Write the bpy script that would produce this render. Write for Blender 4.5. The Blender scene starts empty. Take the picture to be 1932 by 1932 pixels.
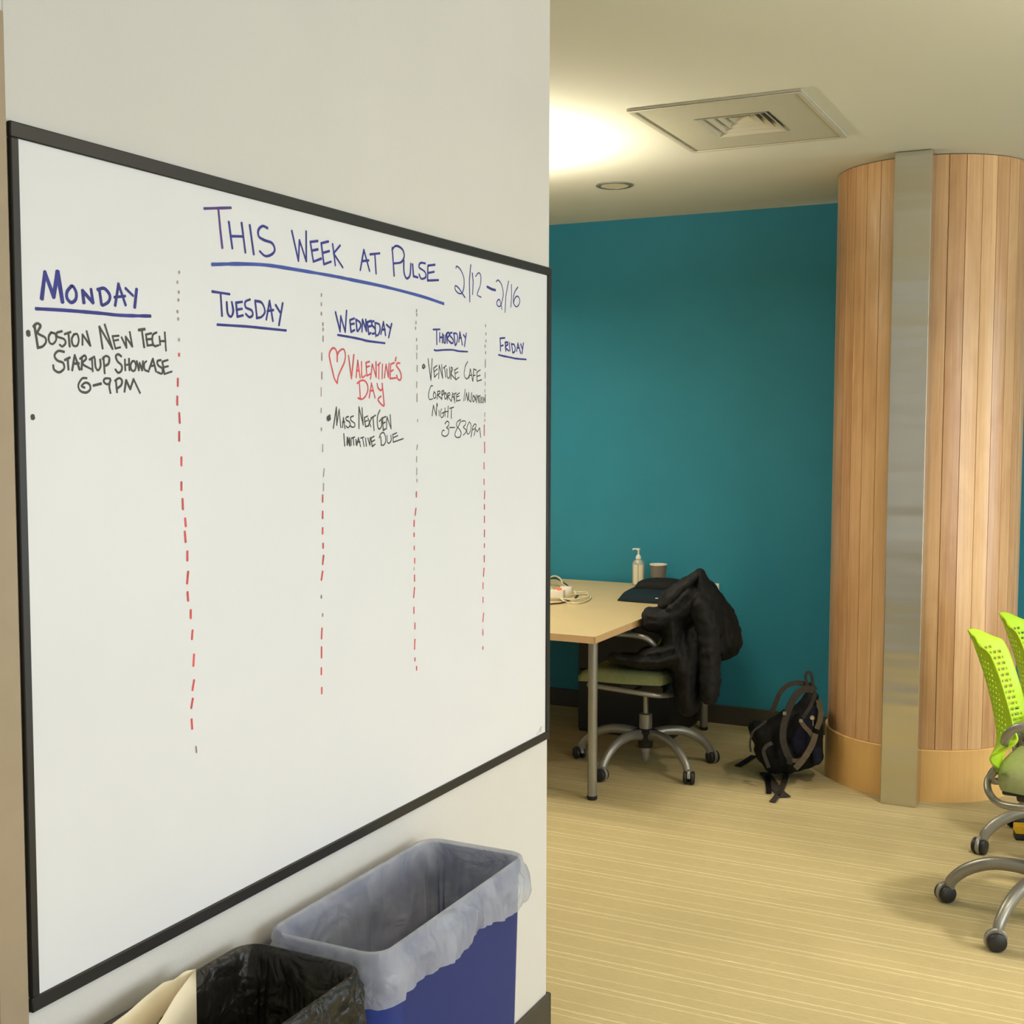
import bpy, bmesh, math, random
from mathutils import Vector, Matrix, noise
random.seed(7)
PI = math.pi
scene = bpy.context.scene
COL = scene.collection

# ------------------------------------------------------------------ camera
FPX, PITCH, ROLL, YAW, CAMH = 2347.44, 0.0693, 0.0021, 0.462, 1.6
cam_data = bpy.data.cameras.new('camera')
cam_data.sensor_width = 36.0
cam_data.lens = FPX / 1932 * 36.0
cam_data.clip_start = 0.02
cam = bpy.data.objects.new('camera', cam_data)
COL.objects.link(cam)
cam.matrix_world = Matrix.Translation((0, 0, CAMH)) @ (
    Matrix.Rotation(YAW, 4, 'Z') @ Matrix.Rotation(PI/2 - PITCH, 4, 'X') @ Matrix.Rotation(ROLL, 4, 'Z'))
scene.camera = cam

# ------------------------------------------------------------------ view, world
scene.view_settings.view_transform = 'Standard'
scene.view_settings.look = 'None'
scene.view_settings.gamma = 1.0
scene.view_settings.exposure = 0.0
scene.view_settings.use_curve_mapping = False
scene.cycles.use_denoising = True
scene.cycles.max_bounces = 8
scene.cycles.diffuse_bounces = 5
scene.cycles.caustics_reflective = False
scene.cycles.caustics_refractive = False
world = bpy.data.worlds.new('world')
scene.world = world
world.use_nodes = True
bg = world.node_tree.nodes['Background']
bg.inputs[0].default_value = (0.86, 0.92, 1.0, 1)
bg.inputs[1].default_value = 0.55

def area(name, loc, direction, sx, sy, power, colr, spread=PI):
    d = bpy.data.lights.new(name, 'AREA')
    d.shape = 'RECTANGLE'; d.size = sx; d.size_y = sy
    d.energy = power; d.color = colr; d.spread = spread
    o = bpy.data.objects.new(name, d); COL.objects.link(o)
    o.location = loc
    o.rotation_euler = Vector(direction).to_track_quat('-Z', 'Y').to_euler()
    return o
WARM = (1.0, 0.88, 0.72)
DAY = (0.90, 0.96, 1.0)
# daylight entering through the windows of the right hand wall
area('window_daylight', (3.4, 5.75, 1.35), (-1, 0, 0), 0.9, 2.1, 28, DAY)
area('window_daylight', (3.4, 1.6, 1.35), (-1, 0, -0.05), 3.6, 2.1, 56, DAY)
# added downlights out of view, warm fill for floor, column and teal wall
def fill_downlight(x, y, p):
    d = bpy.data.lights.new('fill_downlight', 'AREA')
    d.shape = 'DISK'; d.size = 0.16; d.energy = p; d.color = WARM; d.spread = 2.3
    o = bpy.data.objects.new('fill_downlight', d); COL.objects.link(o)
    o.location = (x, y, 2.70)
for x, y, p in ((0.1, 4.2, 17), (1.4, 3.1, 14), (1.4, 5.3, 14), (0.3, 1.2, 8), (-3.0, 4.9, 9), (-3.3, 5.6, 6), (-4.2, 4.4, 8)):
    fill_downlight(x, y, p)

# ------------------------------------------------------------------ helpers
def px_ray(u, v):
    x = (u - 966) / FPX; y = (v - 966) / FPX
    cr, sr = math.cos(ROLL), math.sin(ROLL)
    x, y = x*cr + y*sr, -x*sr + y*cr
    up = -y
    cp, sp = math.cos(PITCH), math.sin(PITCH)
    d = cp + up*sp; z = up*cp - sp
    c, s = math.cos(YAW), math.sin(YAW)
    return Vector((x*c - d*s, x*s + d*c, z))
CAM = Vector((0, 0, CAMH))
def W(u, v, dist):
    return CAM + px_ray(u, v) * dist
def on_plane(u, v, axis, val):
    r = px_ray(u, v)
    return CAM + r * ((val - CAM[axis]) / r[axis])

def smooth_path(pts, n=6, closed=False):
    pts = [Vector(p) for p in pts]
    if len(pts) < 3: return pts
    out = []
    m = len(pts)
    rng = range(m if closed else m - 1)
    for i in rng:
        p0 = pts[(i-1) % m] if (closed or i > 0) else pts[i]*2 - pts[i+1]
        p1 = pts[i]; p2 = pts[(i+1) % m]
        p3 = pts[(i+2) % m] if (closed or i+2 < m) else p2*2 - p1
        for k in range(n):
            t = k/n
            out.append(0.5*((2*p1) + (-p0+p2)*t + (2*p0-5*p1+4*p2-p3)*t*t + (-p0+3*p1-3*p2+p3)*t**3))
    if not closed: out.append(pts[-1].copy())
    return out

def sweep(bm, pts, prof, up=Vector((0, 0, 1)), scales=None, caps=True, closed=False):
    """prof: list of (a, b) along (side, up')"""
    pts = [Vector(p) for p in pts]
    n = len(pts); rings = []
    nrm = None
    for i in range(n):
        if closed: t = pts[(i+1) % n] - pts[(i-1) % n]
        else: t = pts[min(i+1, n-1)] - pts[max(i-1, 0)]
        if t.length < 1e-9: t = Vector((0, 0, 1))
        t.normalize()
        if nrm is None:
            nrm = up - t*up.dot(t)
            if nrm.length < 1e-3:
                nrm = Vector((1, 0, 0)) - t*t.x
        else:
            nrm = nrm - t*nrm.dot(t)
        nrm.normalize()
        side = t.cross(nrm)
        s = scales[i] if scales else 1.0
        rings.append([bm.verts.new(pts[i] + side*a*s + nrm*b*s) for a, b in prof])
    m = len(prof)
    for i in range(n if closed else n-1):
        r0, r1 = rings[i], rings[(i+1) % n]
        for k in range(m):
            bm.faces.new((r0[k], r0[(k+1) % m], r1[(k+1) % m], r1[k]))
    if caps and not closed:
        bm.faces.new(rings[0][::-1]); bm.faces.new(rings[-1])
def circ(r, n=10): return [(r*math.cos(2*PI*k/n), r*math.sin(2*PI*k/n)) for k in range(n)]
def tube(bm, pts, r, n=10, up=Vector((0, 0, 1)), scales=None, closed=False):
    sweep(bm, pts, circ(r, n), up, scales, True, closed)
def flat(bm, pts, w, t, up=Vector((0, 0, 1)), scales=None):
    sweep(bm, pts, [(-w/2, -t/2), (w/2, -t/2), (w/2, t/2), (-w/2, t/2)], up, scales)
def lathe(bm, prof, n=24, c=(0, 0, 0), axis='Z', sx=1, sy=1):
    c = Vector(c); rings = []
    for r, z in prof:
        if r < 1e-6:
            p = (0, 0, z)
            rings.append([p])
        else:
            rings.append([(r*sx*math.cos(2*PI*k/n), r*sy*math.sin(2*PI*k/n), z) for k in range(n)])
    def conv(p):
        x, y, z = p
        if axis == 'Y': x, y, z = x, z, y
        if axis == 'X': x, y, z = z, x, y
        return c + Vector((x, y, z))
    vr = [[bm.verts.new(conv(p)) for p in r] for r in rings]
    for a, b in zip(vr, vr[1:]):
        for k in range(n):
            k2 = (k+1) % n
            if len(a) == 1 and len(b) == 1: continue
            if len(a) == 1: bm.faces.new((a[0], b[k], b[k2]))
            elif len(b) == 1: bm.faces.new((a[k], a[k2], b[0]))
            else: bm.faces.new((a[k], a[k2], b[k2], b[k]))
def box(bm, lo, hi, bev=0, seg=2):
    b2 = bmesh.new()
    bmesh.ops.create_cube(b2, size=1)
    lo, hi = Vector(lo), Vector(hi)
    for v in b2.verts:
        v.co = Vector(((lo.x+hi.x)/2 + v.co.x*(hi.x-lo.x), (lo.y+hi.y)/2 + v.co.y*(hi.y-lo.y), (lo.z+hi.z)/2 + v.co.z*(hi.z-lo.z)))
    if bev: bmesh.ops.bevel(b2, geom=b2.edges[:], offset=bev, segments=seg, affect='EDGES', profile=0.6)
    add_bm(bm, b2)
def add_bm(bm, b2, mat=None):
    vm = {}
    for v in b2.verts: vm[v] = bm.verts.new(mat @ v.co if mat else v.co)
    for f in b2.faces:
        try: bm.faces.new([vm[v] for v in f.verts])
        except ValueError: pass
    b2.free()
def sphere(bm, c, r, sc=(1, 1, 1), n=12):
    c = Vector(c)
    prof = [(math.sin(PI*k/n)*r, -math.cos(PI*k/n)*r) for k in range(n+1)]
    b2 = bmesh.new(); lathe(b2, prof, n+4)
    add_bm(bm, b2, Matrix.Translation(c) @ Matrix.Diagonal((*sc, 1)))
def obj(name, bm, mat, parent=None, smooth=True, angle=40, fix=True):
    if fix: bmesh.ops.recalc_face_normals(bm, faces=bm.faces[:])
    me = bpy.data.meshes.new(name)
    bm.to_mesh(me); bm.free()
    if smooth:
        for p in me.polygons: p.use_smooth = True
        try: me.set_sharp_from_angle(angle=math.radians(angle))
        except Exception: pass
    if mat: me.materials.append(mat)
    o = bpy.data.objects.new(name, me)
    COL.objects.link(o)
    if parent: o.parent = parent
    return o
def tag(o, label, cat, group=None):
    o['label'] = label; o['category'] = cat
    if group: o['group'] = group
    return o
def thing(name, label, cat, loc=(0, 0, 0), rz=0, group=None):
    o = bpy.data.objects.new(name, None); COL.objects.link(o)
    o.location = loc; o.rotation_euler = (0, 0, rz)
    o.empty_display_size = 0.1
    return tag(o, label, cat, group)
def keep(o, parent):      # parent an object built in world space under an Empty standing elsewhere
    o.parent = parent
    o.matrix_parent_inverse = Matrix.Translation(-parent.location)
    return o
def struct(name, bm, mat, smooth=False):
    o = obj(name, bm, mat, None, smooth); o['kind'] = 'structure'
    return o
def dup(root):
    r = root.copy(); COL.objects.link(r)
    for ch in list(root.children):
        c = ch.copy(); COL.objects.link(c); c.parent = r
        for g in list(ch.children):
            d = g.copy(); COL.objects.link(d); d.parent = c
    return r

# ------------------------------------------------------------------ materials
def lin(c):
    return tuple((x/12.92 if x <= 0.04045 else ((x+0.055)/1.055)**2.4) for x in c)
def rgb(r, g, b): return (*lin((r/255, g/255, b/255)), 1)
def mat(name, col, rough=0.5, metal=0.0, noise_amt=0.0, noise_scale=20, bump=0.0, bump_scale=200, spec=0.5, **kw):
    m = bpy.data.materials.new(name); m.use_nodes = True
    nt = m.node_tree; b = nt.nodes['Principled BSDF']
    b.inputs['Base Color'].default_value = col
    b.inputs['Roughness'].default_value = rough
    b.inputs['Metallic'].default_value = metal
    b.inputs['Specular IOR Level'].default_value = spec
    for k, v in kw.items(): b.inputs[k.replace('_', ' ')].default_value = v
    tc = nt.nodes.new('ShaderNodeTexCoord')
    if noise_amt:
        n = nt.nodes.new('ShaderNodeTexNoise'); n.inputs['Scale'].default_value = noise_scale; n.inputs['Detail'].default_value = 4
        nt.links.new(tc.outputs['Object'], n.inputs['Vector'])
        mr = nt.nodes.new('ShaderNodeMapRange')
        mr.inputs['From Min'].default_value = 0.3; mr.inputs['From Max'].default_value = 0.7
        mr.inputs['To Min'].default_value = 1-noise_amt; mr.inputs['To Max'].default_value = 1+noise_amt
        nt.links.new(n.outputs['Fac'], mr.inputs['Value'])
        mx = nt.nodes.new('ShaderNodeMix'); mx.data_type = 'RGBA'; mx.blend_type = 'MULTIPLY'
        mx.inputs[0].default_value = 1
        mx.inputs[6].default_value = col
        nt.links.new(mr.outputs[0], mx.inputs[7])
        nt.links.new(mx.outputs[2], b.inputs['Base Color'])
    if bump:
        n = nt.nodes.new('ShaderNodeTexNoise'); n.inputs['Scale'].default_value = bump_scale; n.inputs['Detail'].default_value = 3
        nt.links.new(tc.outputs['Object'], n.inputs['Vector'])
        bp = nt.nodes.new('ShaderNodeBump'); bp.inputs['Strength'].default_value = bump; bp.inputs['Distance'].default_value = 0.004
        nt.links.new(n.outputs['Fac'], bp.inputs['Height']); nt.links.new(bp.outputs[0], b.inputs['Normal'])
    return m

M = {}
M['wall'] = mat('painted_wall', rgb(205, 203, 199), 0.75, noise_amt=0.015, noise_scale=3, bump=0.08, bump_scale=260, spec=0.3)
M['ceiling'] = mat('painted_ceiling', rgb(210, 210, 197), 0.9, noise_amt=0.01, noise_scale=2, bump=0.05, bump_scale=180, spec=0.15)
M['teal'] = mat('teal_paint', rgb(44, 130, 154), 0.6, noise_amt=0.03, noise_scale=4, bump=0.06, bump_scale=300, spec=0.3)
M['base'] = mat('dark_vinyl_base', rgb(64, 60, 50), 0.6, noise_amt=0.04)
M['tan'] = mat('tan_door_frame', rgb(158, 141, 116), 0.5, noise_amt=0.03)
M['board'] = mat('whiteboard_enamel', rgb(220, 221, 225), 0.33, noise_amt=0.008, noise_scale=6, spec=0.35)
M['frame'] = mat('black_board_frame', rgb(34, 32, 30), 0.4, noise_amt=0.05)
M['ink_blue'] = mat('blue_marker', rgb(44, 48, 132), 0.6, noise_amt=0.25, noise_scale=40)
M['ink_purple'] = mat('violet_marker', rgb(80, 50, 125), 0.5, noise_amt=0.25, noise_scale=40)
M['ink_under'] = mat('mid_blue_marker', rgb(58, 78, 160), 0.5, noise_amt=0.15, noise_scale=30)
M['ink_black'] = mat('black_marker', rgb(66, 66, 62), 0.6, noise_amt=0.25, noise_scale=40)
M['ink_red'] = mat('red_marker', rgb(205, 75, 80), 0.5, noise_amt=0.25, noise_scale=40)
M['ink_faint'] = mat('faint_rubbed_marker', rgb(158, 140, 136), 0.5, noise_amt=0.2, noise_scale=40)
M['smudge'] = mat('grey_smudge', rgb(196, 197, 190), 0.5, noise_amt=0.1, noise_scale=60)
M['maple'] = mat('maple_laminate', rgb(206, 184, 134), 0.38, noise_amt=0.03, noise_scale=9)
M['edge'] = mat('maple_edge_band', rgb(214, 178, 130), 0.45, noise_amt=0.03)
M['silver'] = mat('silver_painted_metal', rgb(150, 148, 140), 0.34, 0.55, noise_amt=0.03)
M['chrome'] = mat('chrome', rgb(200, 200, 195), 0.15, 1.0)
M['blackpl'] = mat('black_plastic', rgb(30, 30, 30), 0.45)
M['blackmetal'] = mat('black_painted_steel', rgb(20, 20, 18), 0.5, noise_amt=0.05)
M['green'] = mat('lime_plastic', rgb(172, 210, 20), 0.42, noise_amt=0.03, Subsurface_Weight=0.0)
M['sage'] = mat('sage_fabric', rgb(138, 144, 98), 0.9, noise_amt=0.06, noise_scale=60, bump=0.3, bump_scale=500, spec=0.1)
M['coat'] = mat('black_nylon', rgb(17, 16, 15), 0.7, noise_amt=0.1, noise_scale=14, bump=0.8, bump_scale=22, spec=0.25)
M['bag'] = mat('black_bag_fabric', rgb(19, 19, 20), 0.75, noise_amt=0.15, noise_scale=30, bump=0.4, bump_scale=80, spec=0.2)
M['strap'] = mat('grey_strap', rgb(58, 54, 50), 0.8, noise_amt=0.15, noise_scale=60, spec=0.2)
M['tanstrap'] = mat('brown_grey_strap', rgb(92, 82, 66), 0.8, noise_amt=0.15, noise_scale=60, spec=0.2)
M['navy'] = mat('navy_fabric', rgb(24, 27, 44), 0.8, noise_amt=0.15, noise_scale=40, bump=0.3, spec=0.2)
M['tealbag'] = mat('dark_teal_neoprene', rgb(16, 34, 42), 0.8, noise_amt=0.1, noise_scale=40, spec=0.2)
M['white'] = mat('white_plastic', rgb(232, 228, 215), 0.4)
M['whitecable'] = mat('white_cable', rgb(214, 208, 178), 0.5)
M['cup'] = mat('grey_paper_cup', rgb(112, 106, 98), 0.7, noise_amt=0.04)
M['bottle'] = mat('clear_gel_bottle', rgb(205, 210, 195), 0.25, Transmission_Weight=0.35)
M['label'] = mat('white_bottle_label', rgb(222, 216, 190), 0.5)
M['red'] = mat('red_switch', rgb(230, 60, 40), 0.4, Emission_Color=(1, 0.12, 0.05, 1), Emission_Strength=1.2)
M['vent'] = mat('vent_enamel', rgb(186, 182, 162), 0.5, noise_amt=0.01)
M['dark'] = mat('dark_void', rgb(24, 22, 18), 0.9)
M['lampglass'] = mat('unlit_lamp_glass', rgb(205, 196, 160), 0.5)
M['yellow'] = mat('yellow_plastic', rgb(235, 190, 30), 0.5)
M['bluebin'] = mat('blue_bin_plastic', rgb(24, 46, 118), 0.5, spec=0.25, noise_amt=0.02, bump=0.05, bump_scale=400)
M['blackbin'] = mat('black_bin_plastic', rgb(26, 25, 23), 0.45, bump=0.05, bump_scale=400)
M['paper'] = mat('white_paper_bag', rgb(236, 224, 196), 0.8, noise_amt=0.02, noise_scale=12, bump=0.15, bump_scale=18)
M['doorwood'] = mat('door_panel', rgb(150, 132, 106), 0.5, noise_amt=0.04)

def film(name, col, alpha, rough, bscale, bstr):
    m = bpy.data.materials.new(name); m.use_nodes = True
    nt = m.node_tree; b = nt.nodes['Principled BSDF']; out = nt.nodes['Material Output']
    b.inputs['Base Color'].default_value = col; b.inputs['Roughness'].default_value = rough
    tl = nt.nodes.new('ShaderNodeBsdfTranslucent'); tl.inputs[0].default_value = col
    tr = nt.nodes.new('ShaderNodeBsdfTransparent')
    m1 = nt.nodes.new('ShaderNodeMixShader'); m1.inputs[0].default_value = 0.3
    m2 = nt.nodes.new('ShaderNodeMixShader')
    tc = nt.nodes.new('ShaderNodeTexCoord')
    n = nt.nodes.new('ShaderNodeTexNoise'); n.inputs['Scale'].default_value = bscale; n.inputs['Detail'].default_value = 3
    n.inputs['Distortion'].default_value = 0.6
    nt.links.new(tc.outputs['Object'], n.inputs['Vector'])
    bp = nt.nodes.new('ShaderNodeBump'); bp.inputs['Strength'].default_value = bstr; bp.inputs['Distance'].default_value = 0.02
    nt.links.new(n.outputs['Fac'], bp.inputs['Height'])
    nt.links.new(bp.outputs[0], b.inputs['Normal'])
    mr = nt.nodes.new('ShaderNodeMapRange'); mr.inputs['From Min'].default_value = 0.3; mr.inputs['From Max'].default_value = 0.7
    mr.inputs['To Min'].default_value = alpha-0.12; mr.inputs['To Max'].default_value = min(1, alpha+0.12)
    nt.links.new(n.outputs['Fac'], mr.inputs['Value'])
    nt.links.new(b.outputs[0], m1.inputs[1]); nt.links.new(tl.outputs[0], m1.inputs[2])
    nt.links.new(mr.outputs[0], m2.inputs[0])
    nt.links.new(tr.outputs[0], m2.inputs[1]); nt.links.new(m1.outputs[0], m2.inputs[2])
    nt.links.new(m2.outputs[0], out.inputs[0])
    return m
M['clearfilm'] = film('frosted_liner_film', rgb(196, 200, 212), 0.62, 0.3, 14, 0.7)
M['blackfilm'] = film('black_liner_film', rgb(44, 42, 38), 0.9, 0.3, 16, 0.9)

def carpet():
    m = bpy.data.materials.new('striped_carpet'); m.use_nodes = True
    nt = m.node_tree; b = nt.nodes['Principled BSDF']; L = nt.links.new
    b.inputs['Roughness'].default_value = 0.95; b.inputs['Specular IOR Level'].default_value = 0.1
    tc = nt.nodes.new('ShaderNodeTexCoord'); sep = nt.nodes.new('ShaderNodeSeparateXYZ')
    L(tc.outputs['Object'], sep.inputs[0])
    def math_(op, a, b_=None, c=None):
        n = nt.nodes.new('ShaderNodeMath'); n.operation = op
        for i, x in enumerate((a, b_, c)):
            if x is None: continue
            if isinstance(x, (int, float)): n.inputs[i].default_value = x
            else: L(x, n.inputs[i])
        return n.outputs[0]
    wob = nt.nodes.new('ShaderNodeTexNoise'); wob.inputs['Scale'].default_value = 60; wob.inputs['Detail'].default_value = 2
    L(tc.outputs['Object'], wob.inputs['Vector'])
    y = math_('ADD', sep.outputs[1], math_('MULTIPLY', math_('SUBTRACT', wob.outputs[0], 0.5), 0.006))
    y = math_('ADD', y, -3.001 + 17.0)
    ph = math_('MODULO', y, 0.1690)
    def line(at, w):
        d = math_('ABSOLUTE', math_('SUBTRACT', ph, at))
        n = nt.nodes.new('ShaderNodeMapRange'); n.interpolation_type = 'SMOOTHSTEP'
        n.inputs['From Min'].default_value = 0; n.inputs['From Max'].default_value = w
        n.inputs['To Min'].default_value = 1; n.inputs['To Max'].default_value = 0
        L(d, n.inputs['Value']); return n.outputs[0]
    off = (17.0 % 0.1690)
    f = lambda a: (a + off) % 0.1690
    # patchiness along each line
    pn = nt.nodes.new('ShaderNodeTexNoise'); pn.inputs['Scale'].default_value = 1; pn.inputs['Detail'].default_value = 3
    mp = nt.nodes.new('ShaderNodeMapping'); mp.inputs['Scale'].default_value = (14, 260, 1)
    L(tc.outputs['Object'], mp.inputs[0]); L(mp.outputs[0], pn.inputs['Vector'])
    tot = math_('MAXIMUM', math_('MULTIPLY', line(f(0.0), 0.0055), 0.75), math_('MULTIPLY', line(f(0.030), 0.006), 1.0))
    tot = math_('MAXIMUM', tot, math_('MULTIPLY', line(f(0.081), 0.005), 0.6))
    tot = math_('MULTIPLY', tot, math_('ADD', math_('MULTIPLY', pn.outputs[0], 1.1), 0.25))
    # fine ribs between the lines
    rib = nt.nodes.new('ShaderNodeTexNoise'); rib.inputs['Scale'].default_value = 1; rib.inputs['Detail'].default_value = 3
    mp2 = nt.nodes.new('ShaderNodeMapping'); mp2.inputs['Scale'].default_value = (26, 190, 1)
    L(tc.outputs['Object'], mp2.inputs[0]); L(mp2.outputs[0], rib.inputs['Vector'])
    grain = nt.nodes.new('ShaderNodeTexNoise'); grain.inputs['Scale'].default_value = 330; grain.inputs['Detail'].default_value = 2
    L(tc.outputs['Object'], grain.inputs['Vector'])
    blot = nt.nodes.new('ShaderNodeTexNoise'); blot.inputs['Scale'].default_value = 2.2; blot.inputs['Detail'].default_value = 2
    L(tc.outputs['Object'], blot.inputs['Vector'])
    val = math_('ADD', math_('MULTIPLY', math_('SUBTRACT', rib.outputs[0], 0.5), 0.30), math_('MULTIPLY', math_('SUBTRACT', grain.outputs[0], 0.5), 0.34))
    val = math_('ADD', val, math_('MULTIPLY', math_('SUBTRACT', blot.outputs[0], 0.5), 0.16))
    val = math_('ADD', val, 1.0)
    mx = nt.nodes.new('ShaderNodeMix'); mx.data_type = 'RGBA'
    mx.inputs[6].default_value = rgb(186, 171, 128); mx.inputs[7].default_value = rgb(220, 208, 168)
    L(tot, mx.inputs[0])
    mm = nt.nodes.new('ShaderNodeMix'); mm.data_type = 'RGBA'; mm.blend_type = 'MULTIPLY'; mm.inputs[0].default_value = 1
    L(mx.outputs[2], mm.inputs[6]); L(val, mm.inputs[7])
    L(mm.outputs[2], b.inputs['Base Color'])
    bp = nt.nodes.new('ShaderNodeBump'); bp.inputs['Strength'].default_value = 0.25; bp.inputs['Distance'].default_value = 0.003
    L(math_('ADD', grain.outputs[0], tot), bp.inputs['Height']); L(bp.outputs[0], b.inputs['Normal'])
    return m
M['carpet'] = carpet()

def wood(name, base, dark, per_object=True, rough=0.36):
    m = bpy.data.materials.new(name); m.use_nodes = True
    nt = m.node_tree; b = nt.nodes['Principled BSDF']; L = nt.links.new
    b.inputs['Roughness'].default_value = rough
    tc = nt.nodes.new('ShaderNodeTexCoord'); oi = nt.nodes.new('ShaderNodeObjectInfo')
    add = nt.nodes.new('ShaderNodeVectorMath'); add.operation = 'ADD'
    sc = nt.nodes.new('ShaderNodeVectorMath'); sc.operation = 'SCALE'; sc.inputs['Scale'].default_value = 37
    cmb = nt.nodes.new('ShaderNodeCombineXYZ')
    for i in range(3): L(oi.outputs['Random'], cmb.inputs[i])
    L(cmb.outputs[0], sc.inputs[0]); L(tc.outputs['Object'], add.inputs[0]); L(sc.outputs[0], add.inputs[1])
    mp = nt.nodes.new('ShaderNodeMapping'); mp.inputs['Scale'].default_value = (70, 70, 1.6)
    L(add.outputs[0], mp.inputs[0])
    n1 = nt.nodes.new('ShaderNodeTexNoise'); n1.inputs['Scale'].default_value = 1; n1.inputs['Detail'].default_value = 5; n1.inputs['Distortion'].default_value = 0.6
    L(mp.outputs[0], n1.inputs['Vector'])
    mp2 = nt.nodes.new('ShaderNodeMapping'); mp2.inputs['Scale'].default_value = (9, 9, 2.2)
    L(add.outputs[0], mp2.inputs[0])
    n2 = nt.nodes.new('ShaderNodeTexNoise'); n2.inputs['Scale'].default_value = 1; n2.inputs['Detail'].default_value = 3; n2.inputs['Distortion'].default_value = 1.2
    L(mp2.outputs[0], n2.inputs['Vector'])
    r = nt.nodes.new('ShaderNodeMath'); r.operation = 'MULTIPLY_ADD'
    L(n1.outputs[0], r.inputs[0]); r.inputs[1].default_value = 0.9; r.inputs[2].default_value = -0.35
    r2 = nt.nodes.new('ShaderNodeMath'); r2.operation = 'MULTIPLY_ADD'
    L(n2.outputs[0], r2.inputs[0]); r2.inputs[1].default_value = 0.8; L(r.outputs[0], r2.inputs[2])
    r3 = nt.nodes.new('ShaderNodeMath'); r3.operation = 'MULTIPLY_ADD'
    L(oi.outputs['Random'], r3.inputs[0]); r3.inputs[1].default_value = 0.58 if per_object else 0.0; L(r2.outputs[0], r3.inputs[2])
    r4 = nt.nodes.new('ShaderNodeMath'); r4.operation = 'SUBTRACT'; L(r3.outputs[0], r4.inputs[0]); r4.inputs[1].default_value = 0.24; r4.use_clamp = True
    mx = nt.nodes.new('ShaderNodeMix'); mx.data_type = 'RGBA'
    mx.inputs[6].default_value = base; mx.inputs[7].default_value = dark
    L(r4.outputs[0], mx.inputs[0]); L(mx.outputs[2], b.inputs['Base Color'])
    return m
M['plank'] = wood('clear_maple_planks', rgb(232, 193, 146), rgb(180, 132, 86), True, 0.28)
M['skirt'] = wood('maple_veneer_base', rgb(232, 190, 122), rgb(212, 164, 98), False, 0.4)

def steel():
    m = bpy.data.materials.new('brushed_stainless'); m.use_nodes = True
    nt = m.node_tree; b = nt.nodes['Principled BSDF']; L = nt.links.new
    b.inputs['Base Color'].default_value = rgb(212, 208, 194); b.inputs['Metallic'].default_value = 1.0
    b.inputs['Roughness'].default_value = 0.27
    b.inputs['Anisotropic'].default_value = 0.0
    tc = nt.nodes.new('ShaderNodeTexCoord')
    mp = nt.nodes.new('ShaderNodeMapping'); mp.inputs['Scale'].default_value = (3, 3, 600); L(tc.outputs['Object'], mp.inputs[0])
    n = nt.nodes.new('ShaderNodeTexNoise'); n.inputs['Scale'].default_value = 1; L(mp.outputs[0], n.inputs['Vector'])
    mp2 = nt.nodes.new('ShaderNodeMapping'); mp2.inputs['Scale'].default_value = (0.4, 0.4, 4.5); L(tc.outputs['Object'], mp2.inputs[0])
    n2 = nt.nodes.new('ShaderNodeTexNoise'); n2.inputs['Scale'].default_value = 1.2; L(mp2.outputs[0], n2.inputs['Vector'])
    bp = nt.nodes.new('ShaderNodeBump'); bp.inputs['Strength'].default_value = 0.05; bp.inputs['Distance'].default_value = 0.001
    L(n.outputs[0], bp.inputs['Height'])
    bp2 = nt.nodes.new('ShaderNodeBump'); bp2.inputs['Strength'].default_value = 0.28; bp2.inputs['Distance'].default_value = 0.05
    L(n2.outputs[0], bp2.inputs['Height']); L(bp.outputs[0], bp2.inputs['Normal'])
    L(bp2.outputs[0], b.inputs['Normal'])
    return m
M['steel'] = steel()
def glow(name, c, s):
    m = bpy.data.materials.new(name); m.use_nodes = True
    b = m.node_tree.nodes['Principled BSDF']
    b.inputs['Base Color'].default_value = (0.8, 0.8, 0.8, 1)
    b.inputs['Emission Color'].default_value = (*c, 1); b.inputs['Emission Strength'].default_value = s
    return m
M['lit'] = glow('fill_downlight_lens', WARM, 5)  # glowing lens of the added fill downlights
M['sky'] = glow('bright_window_pane', DAY, 3.2)

# ------------------------------------------------------------------ room shell
ZC = 2.724          # ceiling
XW = -1.3437        # face of the whiteboard wall
YC = 2.909          # its end (corner)
YT = 6.434          # teal wall
XR, XL, YB = 3.6, -5.2, -3.2

bm = bmesh.new(); box(bm, (XL, YB, -0.1), (XR, YT+0.15, 0)); struct('floor', bm, M['carpet'])
# ceiling with a square opening for the air diffuser
VX0, VX1, VY0, VY1 = -1.475, -1.197, 4.44, 4.765
bm = bmesh.new()
box(bm, (XL, YB, ZC), (XR, VY0, ZC+0.12)); box(bm, (XL, VY1, ZC), (XR, YT+0.15, ZC+0.12))
box(bm, (XL, VY0, ZC), (VX0, VY1, ZC+0.12)); box(bm, (VX1, VY0, ZC), (XR, VY1, ZC+0.12))
struct('ceiling', bm, M['ceiling'])
# whiteboard wall (with its corner), door opening to its left is filled by the door
bm = bmesh.new(); box(bm, (XW-0.14, 1.196, 0), (XW, YC, ZC), 0.003, 1)
box(bm, (XW-0.14, -1.0, 2.139), (XW, 1.196, ZC)); box(bm, (XW-0.14, YB, 0), (XW, 0.05, ZC))
struct('wall_left', bm, M['wall'])
bm = bmesh.new(); box(bm, (XL, YT, 0), (XR, YT+0.14, ZC)); struct('wall_back', bm, M['teal'])
bm = bmesh.new(); box(bm, (XL-0.14, YB, 0), (XL, YT, ZC)); struct('wall_far_left', bm, M['wall'])
bm = bmesh.new()
wins = [(-0.3, 3.5), (5.25, 6.2)]
WZ0, WZ1 = 0.25, 2.42
box(bm, (XR, YB, 0), (XR+0.14, YT+0.15, WZ0)); box(bm, (XR, YB, WZ1), (XR+0.14, YT+0.15, ZC))
ys = [YB, -0.3, 3.5, 5.25, 6.2, YT+0.15]
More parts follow.
